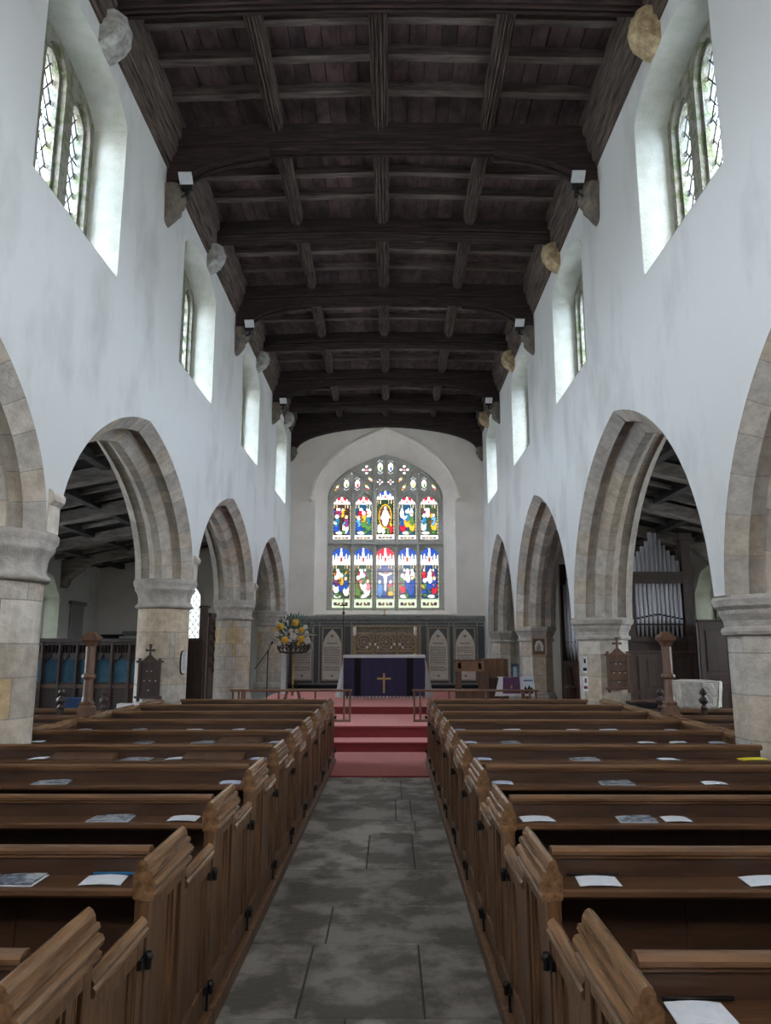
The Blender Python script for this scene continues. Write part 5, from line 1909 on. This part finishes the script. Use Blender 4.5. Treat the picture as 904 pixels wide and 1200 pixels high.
MB().box(OX0, OX1, OY - .05, OY + .02, 2.62, 2.78).box(OX0, OX1, OY - .07, OY - .04, 2.75, 2.79, bev=.008).box(OX0, OX1, OY - .07, OY - .04, 2.60, 2.64, bev=.008).build('cross_rail', 'dark_oak', t)
MB().box(OX0, OX1, OY - .08, OY + .10, 1.66, 1.74, bev=.01).box(OX0, OX1, OY - .04, OY + .08, 1.50, 1.66).build('pipe_bench', 'dark_oak', t)
NP = 11
for k in range(NP):
    x = 3.99 + .70 * k / (NP - 1)
    mid = abs(k - 4.6)
    top = 3.43 - .085 * mid + (0 if k != 5 and k != 4 else .03)
    if k == 4: top = 3.44
    r = .031 if k not in (4,) else .036
    mouth = 2.02 + (.07 * (1 - mid / 5))
    p = MB().lathe(x, OY - .005, [(.010, 1.74), (r, mouth - .02), (r, mouth), (r, 2.0 if False else mouth + .01), (r, top), (r * .8, top)], 14)
    pp = p.build('pipe', 'organ_pipe', t)
    MB().box(x - r * .7, x + r * .7, OY - .005 - r - .004, OY - .005 - r + .006, mouth + .0, mouth + .028).build('mouth', 'black_metal', pp)
MB().box(3.96, 4.73, OY - .045, OY - .030, 1.93, 1.955).build('pipe_stay', 'dark_oak', t)
# pipes of the side facing the nave
for k in range(12):
    y = OY + .35 + .27 * k
    top = 3.1 - .05 * abs(k - 6)
    p = MB().lathe(3.64, y, [(.012, 1.30), (.05, 1.62), (.05, top)], 14)
    pp = p.build('pipe', 'organ_pipe', t)
    MB().box(3.584, 3.592, y - .03, y + .03, 1.66, 1.69).build('mouth', 'black_metal', pp)
MB().box(3.56, 3.72, OY + .1, OY + 3.5, 1.20, 1.30, bev=.01).build('side_bench', 'dark_oak', t)
MB().box(3.58, 3.71, OY + .1, OY + 3.5, 0, 1.20).build('side_panel', 'organ_oak', t)


def panelled(nm, x0, x1, y, z0, z1, cols, rws, m, label, cat, fm=None, th=.05):
    t = thing(nm, ((x0 + x1) / 2, y, z0), label, cat)
    holes = []
    W_ = (x1 - x0) / cols
    zz = [z0 + (z1 - z0) * q for q in rws]
    for i in range(cols):
        for a, b in zip(zz, zz[1:]):
            holes.append([(x0 + i * W_ + .05, a + .04), (x0 + (i + 1) * W_ - .05, a + .04), (x0 + (i + 1) * W_ - .05, b - .04), (x0 + i * W_ + .05, b - .04)])
    MB().plate([(x0, z0), (x1, z0), (x1, z1), (x0, z1)], holes, 'y', y, y + th).build('frame', m, t)
    for h_ in holes:
        (a, b), _, (c, d), _ = h_
        q = MB().box(a - .01, c + .01, y + .025, y + .04, b - .01, d + .01)
        q.box(a + .045, c - .045, y + .014, y + .03, b + .045, d - .045, bev=.008)
        q.build('panel', fm or m, t)
    MB().box(x0 - .02, x1 + .02, y - .02, y + th + .02, z1, z1 + .04, bev=.012).build('cornice', m, t)
    return t


panelled('panelled_organ_case', 3.50, 4.80, 11.75, 0, 1.48, 3, (0, .35, .60, 1), 'organ_oak', 'brown panelled wooden screen across the foot of the organ', 'screen')
panelled('panelled_screen', 4.72, 6.20, 11.4, 0, 1.96, 3, (0, .58, .98), 'organ_oak', 'tall dark panelled wooden screen right of the organ beneath the aisle window', 'screen')

# stone font beyond the right-hand pews
t = thing('stone_font', (4.01, 9.9, 0), 'weathered octagonal stone font bowl behind the right aisle benches', 'font')
bm = bmesh.new()
bmesh.ops.create_cone(bm, cap_ends=True, segments=8, radius1=.29, radius2=.325, depth=.34)
bmesh.ops.rotate(bm, verts=bm.verts, cent=(0, 0, 0), matrix=Matrix.Rotation(PI / 8 + .2, 3, 'Z'))
bmesh.ops.bevel(bm, geom=bm.edges[:], offset=.018, segments=2, affect='EDGES')
bmesh.ops.subdivide_edges(bm, edges=bm.edges[:], cuts=2, use_grid_fill=True)
for v in bm.verts:
    v.co += Vector((4.01 + random.uniform(-.008, .008), 9.9 + random.uniform(-.008, .008), .985 + random.uniform(-.01, .006)))
q = MB()
q.addbm(bm)
q.build('bowl', 'font_stone', t)
MB().lathe(4.01, 9.9, [(.30, 0), (.30, .12), (.20, .18), (.18, .74), (.24, .82)], 8, None, False, PI / 8).build('pedestal', 'font_stone', t)
# cushion with a brown top
t = thing('kneeling_cushion', (3.05, 9.3, .85), 'black and brown cushion lying on the bench top by the second right pier', 'cushion')
q = MB().box(2.86, 3.26, 9.10, 9.25, .852, .93, bev=.03)
q.build('cushion', 'black_cloth', t)
MB().box(2.90, 3.24, 9.12, 9.23, .928, .955, bev=.012).build('brown_top', 'mid_oak', t)
MB().tube([(2.88, 9.12, .93), (2.84, 9.12, .95), (2.83, 9.12, .91), (2.86, 9.12, .89)], .012, 6).tube([(3.22, 9.12, .955), (3.27, 9.12, .98), (3.29, 9.12, .94), (3.25, 9.12, .92)], .012, 6).build('scroll_handle', 'black_metal', t)

# ------------------------------------------------------------------ LEFT AISLE: traceried screen
SY = 13.0
x0, x1 = -6.60, -3.58
t = thing('tracery_screen', ((x0 + x1) / 2, SY, 0), 'dark carved screen of traceried bays backed with blue cloth in the left aisle', 'screen')
bays = []
W_ = .305
x = x1 - .05
holes = []
while x - W_ > x0:
    a, b = x - W_ + .03, x - .03
    c = (a + b) / 2
    hw = (b - a) / 2
    holes.append([(a, .98), (b, .98), (b, 1.30), (b - .03, 1.37), (c + .05, 1.36), (c + .02, 1.43), (c, 1.46), (c - .02, 1.43), (c - .05, 1.36), (a + .03, 1.37), (a, 1.30)])
    for s in (-1, 1):
        holes.append([(c + s * hw * .30 + u, 1.56 + v) for u, v in ((-.028, -.06), (0, -.085), (.028, -.06), (.028, .05), (0, .085), (-.028, .05))])
        holes.append([(c + s * hw * .80 + u, 1.53 + v) for u, v in ((-.02, -.05), (.02, -.05), (.02, .06), (0, .09), (-.02, .06))])
    holes.append([(c + u, 1.53 + v) for u, v in ((-.018, -.04), (0, -.06), (.018, -.04), (.018, .07), (0, .10), (-.018, .07))])
    bays.append((a, b))
    x -= W_
MB().plate([(x0, 0), (x1, 0), (x1, 1.68), (x0, 1.68)], holes, 'y', SY, SY + .05).build('carved_front', 'dark_oak', t)
MB().box(x0, x1, SY + .052, SY + .07, .90, 1.66).build('dark_backing', 'dark_oak', t)
for a, b in bays:
    MB().box(a - .005, b + .005, SY + .044, SY + .0515, .96, 1.40).build('blue_cloth', 'blue_panel', t)
for i, (a, b) in enumerate(bays):
    MB().box(b + .01, b + .05, SY - .045, SY, 0, 1.68, bev=.006).build('buttress', 'mid_oak' if i in (0, 1) else 'dark_oak', t)
MB().box(x0, x1, SY - .06, SY + .10, 1.66, 1.73, bev=.015).box(x0, x1, SY - .03, SY + .06, 1.62, 1.66).build('cornice', 'dark_oak', t)
MB().box(x0, x1, SY - .03, SY + .02, .88, .94, bev=.01).build('middle_rail', 'mid_oak', t)

# second screen length between the second and third piers, with a tall carved end
t = thing('side_screen', (-3.75, 13.6, 0), 'dark panelled screen with a small blue panel between the second and third left piers', 'screen')
MB().box(-4.35, -3.40, 13.5, 13.56, 0, 1.68).build('boards', 'dark_oak', t)
MB().box(-4.05, -3.82, 13.485, 13.499, .95, 1.40).build('blue_panel', 'blue_panel', t)
MB().box(-4.37, -3.40, 13.46, 13.60, 1.68, 1.74, bev=.012).build('cornice', 'dark_oak', t)
t = thing('carved_screen_end', (-3.44, 14.0, 0), 'tall dark screen post and carved panel just left of the third left pier', 'screen')
MB().box(-3.58, -3.46, 13.9, 14.02, 0, 2.32).box(-3.61, -3.43, 13.87, 14.05, 2.30, 2.35, bev=.01).build('post', 'organ_oak', t)
MB().box(-3.45, -3.42, 14.02, 14.46, .2, 2.20).box(-3.46, -3.40, 14.02, 14.47, 2.14, 2.22, bev=.01).build('side_boards', 'dark_oak', t)
sc_ = MB()
for q in range(5):
    z = 1.2 + q * .2
    sc_.tube([(-3.405, 14.06 + .15 * (1 - math.cos(a * .7)), z + .10 * math.sin(a)) for a in [k * .5 for k in range(13)]], .022, 6)
sc_.build('carved_scrolls', 'organ_oak', t)

# things seen above the screen in the left aisle
t = thing('wall_tablet', (ALX + .05, 18.4, 1.8), 'grey inscribed tablet on the outer wall of the left aisle', 'wall tablet')
MB().box(ALX + .004, ALX + .04, 18.12, 18.90, 1.74, 2.60, bev=.006).build('slab', 'pale_stone_board', t)
MB().box(ALX + .004, ALX + .08, 18.04, 18.98, 2.60, 2.70, bev=.01).build('cornice', 'grey_stone', t)
tx = MB()
for q in range(16):
    tx.box(ALX + .04, ALX + .043, 18.22, 18.80 - (q % 3) * .07, 1.84 + q * .045, 1.855 + q * .045)
tx.build('lettering', 'grey_stone', t)
t = thing('stone_shelf', (-6.3, YE - .2, 1.9), 'pale block with a stone shelf on the end wall of the left aisle', 'shelf')
MB().box(-7.15, -5.95, YE - .35, YE - .003, .48, 1.86).build('block', 'plaster_aisle', t)
MB().box(-7.05, -5.85, YE - .45, YE - .003, 1.90, 1.98, bev=.01).box(-6.7, -6.2, YE - .4, YE - .003, 1.85, 1.90).build('shelf', 'grey_stone', t)
t = thing('blue_book', (-6.2, YE - .2, 1.98), 'narrow blue book or folder upright on the stone shelf in the left aisle', 'book')
MB().box(-6.32, -6.22, YE - .30, YE - .1, 1.982, 2.30, bev=.004).build('cover', 'blue_card', t)
MB().box(-6.216, -6.16, YE - .29, YE - .11, 1.982, 2.22, bev=.004).build('pale_spine', 'grey_stone', t)
t = thing('dark_tablet', (-7.3, YE - .05, 1.7), 'dark low cupboard at the corner of the left aisle beside the pale block', 'cupboard')
MB().box(-7.80, -7.16, YE - .30, YE - .003, .48, 1.90, bev=.01).build('body', 'black_cloth', t)
# blue chair back and white box on the left pews
t = thing('blue_chair', (-4.15, 9.6, 0), 'chair with a dark blue padded back behind the left aisle benches', 'chair')
MB().box(-4.32, -4.02, 9.98, 10.02, .62, .93, bev=.02).build('backrest', 'blue_fabric', t)
MB().box(-4.32, -4.02, 10.02, 10.42, .44, .49, bev=.015).build('seat', 'blue_fabric', t)
for x in (-4.30, -4.04):
    for y in (10.0, 10.38):
        MB().box(x - .012, x + .012, y - .012, y + .012, 0, .62 if y < 10.1 else .44).build('leg', 'black_metal', t)
t = thing('white_box', (-3.05, 9.0, .87), 'small white box of papers on the outer end of the ninth left pew', 'box')
MB().plate([(-3.22, 8.86), (-3.0, 8.86), (-3.0, 9.0), (-3.22, 9.0)], [[(-3.212, 8.868), (-3.008, 8.868), (-3.008, 8.992), (-3.212, 8.992)]], 'z', .862, .93).box(-3.22, -3.0, 8.86, 9.0, .858, .864).build('box', 'white_linen', t)
MB().box(-3.20, -3.02, 8.88, 8.98, .866, .925).build('papers', 'picture_paper', t)
# aisle leaflets
for i, (sd, x, k, m, cn) in enumerate((('L', -3.75, 2, 'blue_paper', 'bluish'), ('L', -3.60, 3, 'white_paper', 'white'), ('R', 3.25, 2, 'white_paper', 'white'), ('R', 3.75, 3, 'blue_paper', 'bluish'), ('R', 3.35, 3, 'white_paper', 'white'),
                                       ('R', 3.9, 4, 'white_paper', 'white'), ('R', 4.1, 2, 'white_paper', 'white'), ('L', -4.1, 4, 'white_paper', 'white'))):
    y = (4.95, 5.9, 6.8, 7.7, 8.6, 9.5)[k + 1 if k < 4 else 4] - .37
    mb = MB().prism([(x - .07, y - .05), (x + .07, y - .045), (x + .065, y + .05), (x - .075, y + .045)], 'z', .7262, .729)
    tag(mb.build('leaflet', m), '%s leaflet on a %s aisle bench ledge, about %d cm out' % (cn, 'left' if sd == 'L' else 'right', int(abs(x) * 100 - 280)), 'leaflet', 'leaflets in the side aisles')
